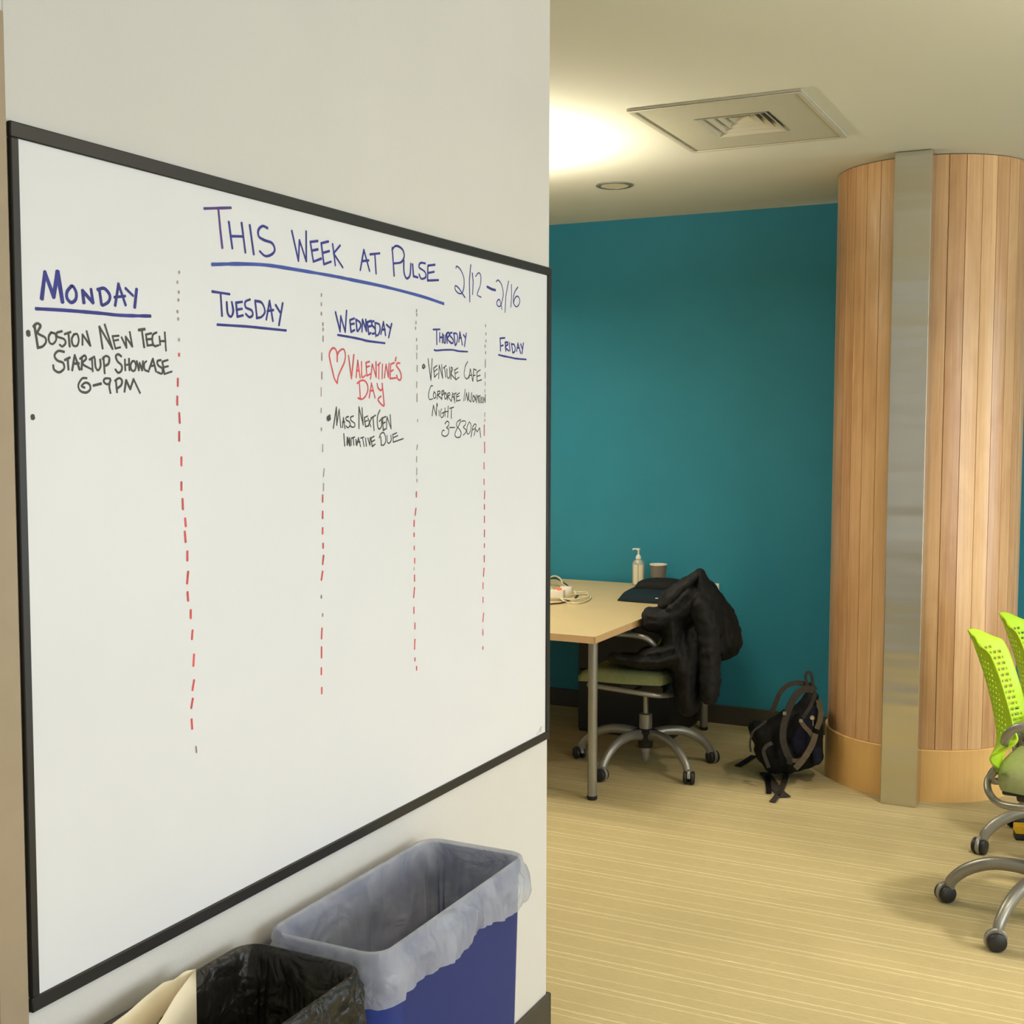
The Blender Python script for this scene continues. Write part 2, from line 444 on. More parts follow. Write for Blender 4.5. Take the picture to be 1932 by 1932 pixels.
for a, b_ in ((ys[0], ys[1]), (ys[2], ys[3]), (ys[4], ys[5])): box(bm, (XR, a, WZ0), (XR+0.14, b_, WZ1))
struct('wall_right', bm, M['wall'])
for i, (a, b_) in enumerate(wins):
    bm = bmesh.new()
    nm = max(1, round((b_-a)/0.95)); step = (b_-a)/nm
    for k in range(nm+1): box(bm, (XR-0.02, a+k*step-0.025, WZ0), (XR+0.05, a+k*step+0.025, WZ1))
    box(bm, (XR-0.02, a, WZ0), (XR+0.05, b_, WZ0+0.05)); box(bm, (XR-0.02, a, WZ1-0.05), (XR+0.05, b_, WZ1))
    w = struct('window_%d' % (i+1), bm, M['silver'])
    for k in range(nm):
        bm = bmesh.new(); box(bm, (XR+0.06, a+k*step, WZ0), (XR+0.07, a+(k+1)*step, WZ1))
        obj('pane', bm, M['sky'], w, False)
# baseboards
bm = bmesh.new(); box(bm, (XL, YT-0.012, 0), (XR, YT, 0.1), 0.003, 1); struct('baseboard_back', bm, M['base'])
bm = bmesh.new(); box(bm, (XW, 1.196, 0), (XW+0.010, YC+0.008, 0.1), 0.003, 1); box(bm, (XW-0.14, YC, 0), (XW+0.01, YC+0.010, 0.1), 0.003, 1)
struct('baseboard_left', bm, M['base'])
# door frame at the far left and its door leaf
bm = bmesh.new()
box(bm, (XW-0.14, 1.145, 0), (XW+0.006, 1.1955, 2.139), 0.002, 1)
box(bm, (XW-0.14, 0.1, 2.08), (XW+0.006, 1.145, 2.139), 0.002, 1)
box(bm, (XW-0.14, 0.05, 0), (XW+0.006, 0.11, 2.139), 0.002, 1)
struct('trim_1', bm, M['tan'])
bm = bmesh.new(); box(bm, (XW-0.07, 0.11, 0.01), (XW-0.03, 1.145, 2.08))
dr = struct('door_1', bm, M['doorwood'])
bm = bmesh.new(); tube(bm, [(XW-0.03, 0.2, 1.0), (XW+0.02, 0.2, 1.0), (XW+0.025, 0.32, 1.0)], 0.009)
obj('door_handle', bm, M['chrome'], dr)
# small outlet on the teal wall behind the coat
p = on_plane(1345, 1120, 1, YT)
t = thing('wall_outlet', 'small white wall plate on the teal wall behind the coat', 'outlet', (p.x, YT, p.z))
bm = bmesh.new(); box(bm, (-0.035, -0.008, -0.057), (0.035, 0, 0.057), 0.003); obj('plate', bm, M['white'], t)
for dz in (-0.028, 0.028):
    bm = bmesh.new(); box(bm, (-0.018, -0.011, dz-0.014), (0.018, -0.006, dz+0.014), 0.003)
    obj('socket', bm, M['vent'], t)

# ------------------------------------------------------------------ ceiling fittings
t = thing('ceiling_vent', 'square off-white air vent with nested louvres in a ceiling panel', 'vent', (-1.338, 4.59, ZC))
cx, cy = -1.338, 4.59
X0, X1, Y0, Y1 = -1.649-cx, -1.027-cx, 4.218-cy, 4.960-cy
vx0, vx1, vy0, vy1 = VX0-cx, VX1-cx, VY0-cy, VY1-cy
bm = bmesh.new()
for lo, hi in (((X0, Y0, -0.008), (X1, vy0, -0.0005)), ((X0, vy1, -0.008), (X1, Y1, -0.0005)),
               ((X0, vy0, -0.008), (vx0, vy1, -0.0005)), ((vx1, vy0, -0.008), (X1, vy1, -0.0005))):
    box(bm, lo, hi)
obj('vent_panel', bm, M['vent'], t, False)
bm = bmesh.new(); e = 0.022
box(bm, (X0, Y0, -0.013), (X1, Y0+e, -0.0082), 0.003, 1); box(bm, (X0, Y1-e, -0.013), (X1, Y1, -0.0082), 0.003, 1)
box(bm, (X0, Y0+e, -0.013), (X0+e, Y1-e, -0.0082), 0.003, 1); box(bm, (X1-e, Y0+e, -0.013), (X1, Y1-e, -0.0082), 0.003, 1)
obj('trim_frame', bm, M['vent'], t)
def ring_frustum(a0, b0, z0, a1, b1, z1, th=0.003):
    bm = bmesh.new()
    lo = [bm.verts.new((sx*a0, sy*b0, z0)) for sx, sy in ((-1, -1), (1, -1), (1, 1), (-1, 1))]
    hi = [bm.verts.new((sx*a1, sy*b1, z1)) for sx, sy in ((-1, -1), (1, -1), (1, 1), (-1, 1))]
    lo2 = [bm.verts.new((sx*(a0-th), sy*(b0-th), z0)) for sx, sy in ((-1, -1), (1, -1), (1, 1), (-1, 1))]
    hi2 = [bm.verts.new((sx*(a1-th), sy*(b1-th), z1)) for sx, sy in ((-1, -1), (1, -1), (1, 1), (-1, 1))]
    for k in range(4):
        j = (k+1) % 4
        bm.faces.new((lo[k], lo[j], hi[j], hi[k])); bm.faces.new((lo2[k], hi2[k], hi2[j], lo2[j]))
        bm.faces.new((lo[k], lo2[k], lo2[j], lo[j])); bm.faces.new((hi[k], hi[j], hi2[j], hi2[k]))
    return bm
A, B = (vx1-vx0)/2, (vy1-vy0)/2
for k, (f, z) in enumerate(((0.95, -0.012), (0.72, -0.004), (0.50, 0.004))):
    obj('louvre', ring_frustum(A*f, B*f, z, A*(f-0.17), B*(f-0.17), z+0.034), M['vent'], t, False)
bm = bmesh.new()
ap = bm.verts.new((0, 0, 0.04)); q = [bm.verts.new((sx*A*0.27, sy*B*0.27, 0.010)) for sx, sy in ((-1, -1), (1, -1), (1, 1), (-1, 1))]
for k in range(4): bm.faces.new((q[k], q[(k+1) % 4], ap))
obj('centre_cone', bm, M['vent'], t, False)
bm = bmesh.new()
box(bm, (vx0-0.01, vy0-0.01, 0.15), (vx1+0.01, vy1+0.01, 0.16))
box(bm, (vx0-0.01, vy0-0.01, 0.12), (vx0, vy1+0.01, 0.15)); box(bm, (vx1, vy0-0.01, 0.12), (vx1+0.01, vy1+0.01, 0.15))
obj('duct', bm, M['dark'], t, False)

def can_light(x, y, label, lit, group=None):
    t = thing('recessed_light', label, 'ceiling light', (x, y, ZC), 0, group)
    bm = bmesh.new(); lathe(bm, [(0.066, -0.0005), (0.066, -0.006), (0.078, -0.008), (0.086, -0.005), (0.086, -0.0005)], 36)
    obj('trim_ring', bm, M['silver'], t)
    bm = bmesh.new(); lathe(bm, [(0.0, -0.002), (0.04, -0.0025), (0.066, -0.0035), (0.066, -0.0005)], 36)
    obj('lens', bm, M['lampglass'] if not lit else M['lit'], t)
    return t
can_light(-2.21, 5.504, 'round recessed ceiling light, switched off, near the teal wall', False)
for x, y in ((0.1, 4.2), (1.4, 3.1), (1.4, 5.3), (0.3, 1.2), (-3.0, 4.9), (-3.3, 5.6), (-4.2, 4.4)):  # fittings for the added fill downlights, all outside the view
    can_light(x, y, 'added round recessed ceiling light out of view, warm fill', True, 'added fill downlights')
# pendant uplighter hidden behind the wall end, throws the glow onto the ceiling
t = thing('pendant_uplight', 'hanging bowl uplighter beyond the whiteboard wall', 'ceiling light', (-2.42, 4.45, 2.36))
bm = bmesh.new(); lathe(bm, [(0.0, -0.06), (0.08, -0.05), (0.13, -0.02), (0.15, 0.02), (0.145, 0.02), (0.12, -0.015), (0.07, -0.04), (0, -0.05)], 32)
obj('bowl', bm, M['vent'], t)
bm = bmesh.new(); tube(bm, [(0, 0, -0.05), (0, 0, ZC-2.36)], 0.006); obj('stem', bm, M['silver'], t)
d = bpy.data.lights.new('uplight_lamp', 'AREA'); d.shape = 'DISK'; d.size = 0.22; d.energy = 44; d.color = (1, 0.90, 0.70)
o = bpy.data.objects.new('uplight_lamp', d); COL.objects.link(o); o.location = (-2.42, 4.45, 2.385); o.rotation_euler = (PI, 0, 0)
t = thing('pendant_uplight', 'added hanging bowl uplighter, unseen to the right, brightening the ceiling', 'ceiling light', (0.45, 2.9, 2.36))  # added unseen uplighter, lifts the right part of the ceiling
bm = bmesh.new(); lathe(bm, [(0.0, -0.06), (0.08, -0.05), (0.13, -0.02), (0.15, 0.02), (0.145, 0.02), (0.12, -0.015), (0.07, -0.04), (0, -0.05)], 32)
obj('bowl', bm, M['vent'], t)
bm = bmesh.new(); tube(bm, [(0, 0, -0.05), (0, 0, ZC-2.36)], 0.006); obj('stem', bm, M['silver'], t)
d = bpy.data.lights.new('uplight_lamp', 'AREA'); d.shape = 'DISK'; d.size = 0.22; d.energy = 22; d.color = (1, 0.84, 0.66)
o = bpy.data.objects.new('uplight_lamp', d); COL.objects.link(o); o.location = (0.45, 2.9, 2.385); o.rotation_euler = (PI, 0, 0)
d = bpy.data.lights.new('pendant_down_fill', 'AREA'); d.shape = 'DISK'; d.size = 0.24; d.energy = 11; d.color = WARM  # added downward fill under the bowl, brightens desk, teal wall and floor behind
o = bpy.data.objects.new('pendant_down_fill', d); COL.objects.link(o); o.location = (-2.42, 4.45, 2.29)

# ------------------------------------------------------------------ whiteboard
BY0, BY1, BZ0, BZ1 = 1.199, 2.907, 0.787, 2.0
wb = thing('whiteboard', 'large white dry-erase board with black frame and a handwritten week plan', 'whiteboard', (XW, (BY0+BY1)/2, BZ0))
def wbp(o): return keep(o, wb)
bm = bmesh.new(); box(bm, (XW, BY0+0.006, BZ0+0.01), (XW+0.004, BY1-0.01, BZ1-0.01)); wbp(obj('writing_surface', bm, M['board'], None, False))
FW = 0.021
for lo, hi in (((BY0, BZ1-FW), (BY1, BZ1)), ((BY0, BZ0), (BY1, BZ0+FW)), ((BY0, BZ0+FW), (BY0+0.014, BZ1-FW)), ((BY1-FW, BZ0+FW), (BY1, BZ1-FW))):
    bm = bmesh.new(); box(bm, (XW, lo[0], lo[1]), (XW+0.008, hi[0], hi[1]), 0.0015, 1); wbp(obj('frame_rail', bm, M['frame'], None))

INKX = XW + 0.0043
INK_LAYER = [0]
def ink(bm, pts, w=0.004, smooth=False, taper=True, wob=True):
    """pts on the board plane (y, z); builds a slim raised line of dried ink"""
    P = [Vector((INKX, y, z)) for y, z in pts]
    if smooth and len(P) > 2: P = smooth_path(P, 5)
    else:
        Q = []
        for a, b_ in zip(P, P[1:]):
            n = max(1, int((b_-a).length/0.02))
            Q += [a.lerp(b_, k/n) for k in range(n)]
        P = Q + [P[-1]]
    # split at sharp corners so that the line keeps its width
    runs = [[P[0]]]
    for i in range(1, len(P)):
        runs[-1].append(P[i])
        if i+1 < len(P):
            a = (P[i]-P[i-1]); b_ = (P[i+1]-P[i])
            if a.length > 1e-6 and b_.length > 1e-6 and a.angle(b_) > 0.8: runs.append([P[i]])
    for r in runs:
        if len(r) < 2: continue
        INK_LAYER[0] = (INK_LAYER[0] + 1) % 12        # overlapping strokes lie on one another
        r = [q_ + Vector((0.00003*INK_LAYER[0], 0, 0)) for q_ in r]
        L_, R_ = [], []
        n = len(r)
        for i in range(n):
            t_ = (r[min(i+1, n-1)] - r[max(i-1, 0)]).normalized()
            s = Vector((0, -t_.z, t_.y))
            ww = w*0.5*(1 + (0.22*noise.noise(r[i]*60) if wob else 0))
            e_ = Vector((0, 0, 0))
            if i == 0: e_ = -t_*w*0.25
            if i == n-1: e_ = t_*w*0.25
            L_.append(bm.verts.new(r[i]+s*ww+e_)); R_.append(bm.verts.new(r[i]-s*ww+e_))
        for i in range(n-1): bm.faces.new((L_[i], L_[i+1], R_[i+1], R_[i]))
        # rounded ends
        for i, sgn in ((0, -1), (n-1, 1)):
            t_ = (r[min(i+1, n-1)] - r[max(i-1, 0)]).normalized()
            tip = bm.verts.new(r[i] + t_*sgn*w*0.5)
            bm.faces.new((L_[i], R_[i], tip))
def block(name, matname, o, sc, strokes, w=0.004):
    """strokes: text lines 'x,y x,y ...' read off the board; '~' first = curved, '*k' = width factor"""
    bm = bmesh.new()
    for st in strokes.strip().split(';'):
        st = st.strip()
        if not st: continue
        sm = st.startswith('~'); st = st.lstrip('~')
        f = 1.0
        if st.startswith('*'):
            k, st = st[1:].split(' ', 1); f = float(k)
        pts = []
        for tok in st.split():
            x, y = tok.split(',')
            q = on_plane(o[0]+float(x)/sc, o[1]+float(y)/sc, 0, INKX)
            pts.append((q.y, q.z))
        ink(bm, pts, w*f, sm)
    o_ = wbp(obj(name, bm, M[matname], None, False, fix=False)); o_['kind'] = 'stuff'
    return o_

# column headings and the title
block('heading_writing', 'ink_blue', (0, 480), 4.83, """*1.5 382,400 410,165 490,385 525,160 570,430;~*1.15 650,290 612,340 612,400 650,438 690,410 695,350 670,295 650,290;
*1.1 765,440 752,330 848,440 830,320;*1.1 905,315 925,455;~*1.1 890,320 950,310 1000,370 990,430 940,462 925,455;*1.1 1050,465 1080,270 1145,460;1045,390 1140,380;
1145,310 1212,375;*1.3 1245,320 1228,480;~*1.1 330,495 600,510 900,535 1100,555 1370,562""", 0.0046)
block('title_writing', 'ink_purple', (360, 360), 5.682, "145,190 430,182;295,190 315,400 338,610", 0.0046)
block('title_writing', 'ink_blue', (360, 360), 5.682, """408,335 445,615;545,345 585,660;440,487 560,490;632,370 675,680;
~822,400 770,378 725,420 730,490 790,530 870,560 900,630 870,680 800,700 740,650""", 0.0046)
block('title_writing', 'ink_blue', (530, 420), 6.0375, """125,95 200,435 212,200 290,440 288,100;420,210 335,220 370,445 460,410;350,320 420,305;540,215 460,235 490,475 570,445;475,345 550,325;
590,245 620,485;675,260 600,350 705,510;905,540 945,310 1010,550;920,440 1000,430;1015,362 1125,350;1070,362 1085,580;1268,285 1290,605;
~1265,310 1310,265 1380,300 1405,380 1370,450 1290,465;~1400,430 1402,560 1430,635 1470,600 1480,470;1500,475 1510,610 1560,625;
~1645,465 1590,460 1575,510 1640,560 1650,620 1600,640 1575,590;1755,480 1675,490 1670,660 1795,655;1672,575 1745,560""", 0.0046)
block('title_underline', 'ink_under', (0, 0), 1, "~400.5,499 448,498 501,500 554,508 624,520 662.5,527.7 728.8,541.7 795,559 837,573", 0.0062)
block('heading_writing', 'ink_blue', (360, 360), 5.682, """230,1080 415,1108;320,1110 335,1340;~385,1195 395,1310 430,1350 455,1290 440,1195;550,1190 485,1200 500,1350 560,1335;490,1275 550,1265;
~635,1165 585,1190 590,1250 650,1280 665,1330 630,1355 590,1320;690,1180 710,1365;~690,1180 760,1200 795,1290 760,1350 705,1365;
810,1380 845,1180 880,1395;820,1290 885,1278;910,1225 955,1300;985,1205 945,1440;~285,1435 600,1455 800,1475 1020,1497""", 0.0044)
block('heading_writing', 'ink_blue', (610, 570), 11.365, """260,215 360,630 375,300 470,640 500,185;665,350 570,385 595,640 670,600;580,480 660,460;700,370 725,620;~700,375 780,430 800,520 740,625;
830,635 840,375 925,620 910,375;1030,400 945,430 975,690 1020,660;955,530 1030,510;~1085,405 1040,430 1050,500 1110,570 1110,660 1050,680;
1110,440 1125,735;~1110,445 1200,480 1215,600 1170,710 1120,700;1235,685 1290,425 1335,710;1260,590 1325,590;1355,485 1420,545;1465,465 1400,760;
~310,705 550,745 800,795 960,835 1320,880""", 0.0044)
block('heading_writing', 'ink_blue', (780, 600), 12.88, """480,280 645,275;565,285 570,640;640,360 640,580;710,380 705,600;640,470 710,470;~740,420 745,590 775,590 785,420;
810,370 820,610;~800,390 850,350 870,420 825,500 900,600;~935,355 890,370 890,430 960,520 960,600 920,610 900,580;985,370 1010,650;
~975,375 1050,380 1075,480 1050,620 1015,665;1105,580 1130,340 1190,650;1115,485 1165,480;1215,410 1260,470;1285,375 1240,690;
~505,775 560,790 750,775 950,775 1100,805 1315,818""", 0.0040)
block('heading_writing', 'ink_blue', (840, 480), 9.66, """1000,1525 1010,1755;1000,1530 1085,1522;1010,1672 1055,1655;1092,1600 1105,1760;~1092,1610 1130,1600 1140,1640 1095,1690 1160,1760;
1170,1610 1180,1755;1210,1625 1230,1790;~1205,1640 1250,1640 1275,1700 1265,1770 1230,1795;1300,1765 1325,1620 1375,1800;1310,1705 1350,1700;
1375,1635 1405,1720;1425,1615 1400,1805;~970,1830 1060,1852 1200,1880 1300,1900 1475,1915""", 0.0042)
block('date_writing', 'ink_blue', (840, 480), 9.66, """~195,250 210,215 280,280 340,430 340,600 300,710 230,700 180,630 190,570 250,620 310,710 360,785;465,190 440,480 448,865;*1.4 495,345 510,500 500,725;
~555,400 610,335 650,400 640,560 590,700 590,745 655,780;*2 765,590 850,635 915,650;~930,495 970,470 1030,560 1058,720 1030,880 990,950 945,920 945,860 980,820 1010,880 1035,1000;
1155,490 1105,760 1090,1055;1208,550 1210,760 1197,960;~1325,595 1265,690 1240,820 1255,910 1300,955 1350,900 1355,810 1310,760 1265,810 1245,890""", 0.003)
# red entry
block('entry_writing', 'ink_red', (610, 570), 11.365, """~300,1275 295,1100 260,1010 210,985 150,1050 130,1160 180,1400 240,1640 300,1740;~300,1740 320,1600 380,1450 450,1300 475,1150 450,1030 400,1010 330,1070 300,1150;
540,1145 605,1640 655,1130;705,1615 740,1250 790,1620;715,1470 765,1465;~820,1280 825,1580 850,1610 905,1570;990,1275 915,1300 935,1580 1010,1540;925,1395 990,1370;
1015,1645 1050,1330 1135,1610 1130,1280;1165,1355 1225,1300;1195,1330 1190,1645;1270,1335 1262,1640;1312,1620 1345,1335 1395,1610 1410,1310;
1520,1300 1445,1335 1430,1640 1560,1625;1440,1490 1500,1455;1560,1185 1545,1260;~1640,1310 1590,1310 1570,1370 1640,1470 1672,1590 1650,1670 1600,1650 1575,1570""", 0.0036)
block('entry_writing', 'ink_red', (610, 700), 11.365, """775,255 795,590;~725,265 800,210 880,205 945,290 955,420 900,550 820,605 745,580;985,570 1035,260 1110,575;1000,425 1075,420;
~1155,270 1175,360 1230,415 1265,380;~1265,270 1275,400 1300,650 1300,745 1240,710 1175,610 1235,540""", 0.0036)
# black entries
block('entry_writing', 'ink_black', (610, 700), 11.365, """~*1.6 140,960 90,1000 100,1050 145,1020 120,990;215,1225 280,775 290,1160 340,820 375,1210;410,1210 432,1000 465,1235;410,1100 460,1090;
~540,975 490,1000 490,1050 560,1090 575,1160 530,1215 485,1180;~645,965 590,990 595,1060 670,1120 670,1190 620,1205 585,1180;765,1230 765,770 855,1155 830,790;
950,965 880,1000 905,1195 980,1170;890,1090 950,1060;960,1010 1020,1190;1040,1000 960,1180;1020,1010 1120,950;1065,985 1090,1275;
~1215,840 1165,960 1160,1150 1195,1245 1250,1180 1250,1060;1200,1080 1270,1000;1335,975 1270,1010 1285,1275 1335,1240;1285,1120 1330,1095;1355,1240 1365,980 1455,1240 1435,940;
440,1345 460,1605;*1.5 515,1580 515,1430 570,1600 560,1440;595,1470 600,1590;600,1445 670,1415;640,1440 655,1590;700,1470 710,1590;720,1590 755,1430 800,1620;730,1520 790,1520;
800,1440 870,1415;840,1430 875,1615;905,1440 925,1610;955,1440 1000,1590 1005,1430;1090,1400 1020,1440 1050,1620 1110,1570;1030,1520 1100,1480;
1230,1410 1245,1590;~1200,1430 1230,1350 1290,1320 1330,1400 1335,1520 1290,1590 1240,1585;~1365,1385 1370,1510 1405,1550 1455,1490 1450,1380;
1575,1325 1490,1365 1500,1525 1715,1450;1500,1430 1595,1385""", 0.0029)
block('entry_writing', 'ink_black', (780, 600), 12.88, """~*1.7 250,1130 220,1180 240,1220 280,1180 250,1130;355,990 425,1510 455,990;570,1155 490,1220 515,1440 590,1350;500,1310 580,1240;
615,1470 625,1145 715,1465 685,1130;725,1220 795,1155;755,1200 790,1440;~815,1240 820,1400 850,1465 885,1400 875,1190;910,1490 915,1190;~915,1190 955,1240 920,1360 1040,1505;
1080,1215 1000,1270 1030,1500 1110,1440;1015,1350 1085,1310;~1320,1060 1260,1180 1235,1350 1260,1450 1310,1475 1355,1400;1350,1465 1385,1235 1440,1535;1355,1395 1420,1385;
1445,1535 1465,1240 1530,1270;1450,1400 1500,1390;1625,1260 1540,1320 1545,1535 1660,1500;1545,1420 1625,1390""", 0.0026)
block('entry_writing', 'ink_black', (780, 710), 12.88, """~470,235 430,235 380,370 370,500 400,565 470,545;~505,375 485,450 500,530 540,510 540,430 505,375;575,550 590,370;~585,370 640,360 640,420 590,450 680,540;
690,565 695,370;~690,370 725,345 745,400 700,460;~770,400 755,480 775,555 810,500 790,410 770,400;825,570 835,420;~830,420 880,400 885,460 840,480 920,610;
925,600 955,400 1010,645;940,500 985,500;985,430 1040,405;1005,430 1000,600;1120,405 1050,450 1045,605 1135,575;1050,500 1110,480;1255,320 1225,600;
1260,580 1290,400 1320,605 1345,395;1345,395 1345,560 1395,625 1415,400;~1450,460 1435,560 1460,620 1490,540 1450,460;1490,470 1515,600 1530,450;1530,650 1565,460 1590,640;
1560,500 1625,465;1600,480 1600,650;1630,500 1630,650;~1655,520 1650,630 1680,620 1670,510 1655,520;1700,650 1710,510 1745,630 1750,440;
455,960 485,705 555,955 570,655 585,715;620,830 625,965;~685,790 660,880 670,985 700,1000 735,950 735,890;690,900 780,860;765,770 768,975;845,725 832,1000;740,870 845,850;
880,780 980,750;925,780 920,1025;~765,1155 810,1095 860,1120 850,1200 805,1250 855,1290 850,1390 790,1455 710,1440 690,1370 720,1310 750,1320;880,1245 1000,1243;
~1145,1050 1080,1090 1045,1150 1060,1220 1120,1290 1160,1380 1130,1470 1060,1485 1010,1430 1040,1310 1100,1200 1145,1090;
~1170,1100 1230,1080 1275,1110 1260,1180 1215,1235 1280,1300 1270,1370 1210,1430;~1360,1105 1310,1210 1300,1350 1330,1405 1385,1330 1400,1180 1360,1105;
1400,1475 1440,1230;~1440,1230 1490,1160 1525,1190 1490,1270 1430,1300;1475,1440 1510,1280 1550,1350 1610,1250 1635,1480""", 0.0025)
block('entry_writing', 'ink_black', (40, 590), 6.4400, """*2.2 85,240 88,262;160,150 205,430;~150,170 190,130 235,160 200,245 290,300 300,360 260,410 205,425;~365,240 335,290 345,360 385,380 425,330 415,260 365,240;
~495,225 435,245 440,290 520,320 540,370 500,410 470,390;530,260 600,235;575,255 590,410;~640,265 615,320 630,395 680,400 700,330 680,260 640,265;745,390 745,265 840,400 795,225;
990,435 950,170 1110,440 1015,145;1185,280 1110,285 1145,435 1205,420;1120,340 1180,330;1220,300 1280,425 1270,290 1350,410 1320,235;*1.3 1430,210 1500,200;1465,210 1495,420;
1580,250 1515,265 1535,400 1600,390;1520,325 1580,320;~1645,240 1600,270 1595,350 1620,405 1670,395;1680,290 1690,390;1745,240 1760,460;1685,345 1755,345;
~520,475 450,465 405,520 440,580 510,610 520,680 460,725 400,690 390,640;530,575 590,545;565,565 575,690;620,700 650,515 710,690;640,620 700,615;735,690 740,540;
~715,560 770,520 790,560 745,620 850,685;830,570 890,535;860,560 870,710;~895,560 905,660 935,700 965,650 960,570;1000,540 1015,735;~990,560 1030,525 1070,550 1060,620 1010,650;
~1215,530 1180,505 1150,530 1170,590 1220,640 1220,700 1180,730 1145,690;1260,570 1265,700;1310,560 1315,700;1260,635 1315,630;
~1350,590 1330,640 1345,700 1380,700 1395,640 1375,590 1350,590;1405,590 1430,700 1440,610 1470,700 1480,590;~1520,590 1495,620 1500,690 1550,715;
1555,690 1600,560 1640,715;1570,650 1620,640;~1695,575 1655,590 1665,640 1715,680 1710,740 1660,725;1780,575 1715,595 1740,745 1830,715;1725,665 1785,650;
~795,795 740,800 695,880 720,950 790,970 840,930 830,870 780,850 735,890 770,910;*1.2 880,885 970,862;~1080,800 1020,800 1005,840 1050,870 1085,830 1080,800;1080,830 1070,900 1085,975;
1150,820 1165,965;~1140,825 1190,795 1225,825 1215,880 1160,925;1255,960 1275,820 1325,930 1365,805 1445,975;*2.2 140,1262 143,1276""", 0.0034)

def dashes(o, sc, red, faint, wr=0.0042):
    for lst, mt, nm in ((red, 'ink_red', 'dashed_divider'), (faint, 'ink_faint', 'faded_divider')):
        bm = bmesh.new()
        for d_ in lst:
            if len(d_) == 2: x0, y0, x1, y1 = d_[0], d_[1]-4, d_[0], d_[1]+4
            elif len(d_) == 3: x0, y0, x1, y1 = d_[0], d_[1], d_[0], d_[2]
            else: x0, y0, x1, y1 = d_
            a = on_plane(o[0]+x0/sc, o[1]+y0/sc, 0, INKX); b_ = on_plane(o[0]+x1/sc, o[1]+y1/sc, 0, INKX)
            ink(bm, [(a.y, a.z), (b_.y, b_.z)], wr if mt == 'ink_red' else wr*(1.0 if len(d_) == 2 else 0.75), wob=False)
        if len(bm.verts): wbp(obj(nm, bm, M[mt], None, False, fix=False))['kind'] = 'stuff'
        else: bm.free()
dashes((280, 500), 3.864, [(224, 657), (224, 652), (215, 830, 880), (211, 960, 1018), (225, 1080, 229, 1150), (225, 1218, 1280), (241, 1403, 1460), (241, 1585, 1640), (249, 1707, 252, 1780), (268, 1848, 273, 1903)],
       [(225, 53), (212, 125), (222, 198), (219, 255), (213, 340), (218, 393), (224, 545)])
dashes((280, 1000), 4.293, [(295, 15, 302, 95), (316, 175, 245), (322, 340, 314, 430), (317, 505, 322, 570), (343, 650, 712), (358, 815, 353, 882), (370, 1010, 365, 1098), (370, 1218, 358, 1295), (360, 1368, 348, 1440), (350, 1535, 355, 1608)],
       [(386, 1755, 390, 1800)], 0.0046)
dashes((560, 540), 2.415, [(118, 953, 982), (118, 1027, 1057), (118, 1102, 1127), (120, 1173, 1192), (122, 1228, 118, 1266), (118, 1300, 112, 1338), (115, 1560, 113, 1605), (113, 1645, 1692), (112, 1740, 1768), (114, 1830, 1855)],
       [(112, 40), (112, 82), (112, 125), (119, 173), (120, 197), (120, 228, 250), (114, 305, 337), (114, 392, 422), (111, 463, 500), (111, 557, 575), (112, 652), (118, 722, 753), (125, 833, 121, 867), (122, 900, 930), (112, 1415), (118, 1498)], 0.0044)
dashes((740, 560), 2.611, [(119, 962, 985), (117, 1043, 113, 1075), (108, 1102, 1130), (108, 1165, 1180), (109, 1230, 1245), (111, 1290, 1310), (110, 1372, 1400), (110, 1433, 106, 1480), (107, 1530, 1558), (112, 1608, 1635), (112, 1688, 110, 1735), (112, 1780, 1792), (120, 1822, 1838)],
       [(120, 68), (121, 88), (117, 127), (115, 155), (120, 211), (122, 240, 260), (121, 278, 305), (123, 338, 368), (121, 420, 446), (122, 478, 516), (125, 605, 615), (124, 730, 121, 752), (120, 788, 812), (121, 845, 875), (122, 905), (108, 1335, 1345)], 0.0042)
dashes((870, 580), 2.841, [(124, 632, 685), (126, 723, 778), (123, 833, 865), (123, 922, 948), (127, 985, 125, 1025), (125, 1057, 1080), (125, 1120, 1152), (125, 1193, 1228), (125, 1268, 1285), (124, 1332, 1363), (123, 1400, 120, 1440), (118, 1477, 1507), (118, 1555, 1580), (121, 1640, 117, 1683), (117, 1728, 1755), (117, 1820, 1830)],
       [(131, 98), (133, 142), (133, 180), (129, 208), (131, 243), (130, 280, 320), (129, 350, 378), (129, 400, 418), (127, 440, 455), (129, 470, 510), (127, 565, 585), (127, 605)], 0.0042)
bm = bmesh.new()
for cxx, cyy, rr in ((1019, 1378, 5), (1014, 1384, 3), (1021, 1372, 2.5)):
    q = on_plane(cxx, cyy, 0, INKX-0.0001)
    ctr = bm.verts.new((INKX-0.0001, q.y, q.z)); rg = []
    for k in range(14):
        rad = rr/700*(0.8+0.4*random.random())
        rg.append(bm.verts.new((INKX-0.0001, q.y+rad*math.cos(k*PI/7)*1.3, q.z+rad*math.sin(k*PI/7))))
    for k in range(14): bm.faces.new((ctr, rg[k], rg[(k+1) % 14]))
wbp(obj('smudge', bm, M['smudge'], None, False, fix=False))['kind'] = 'stuff'

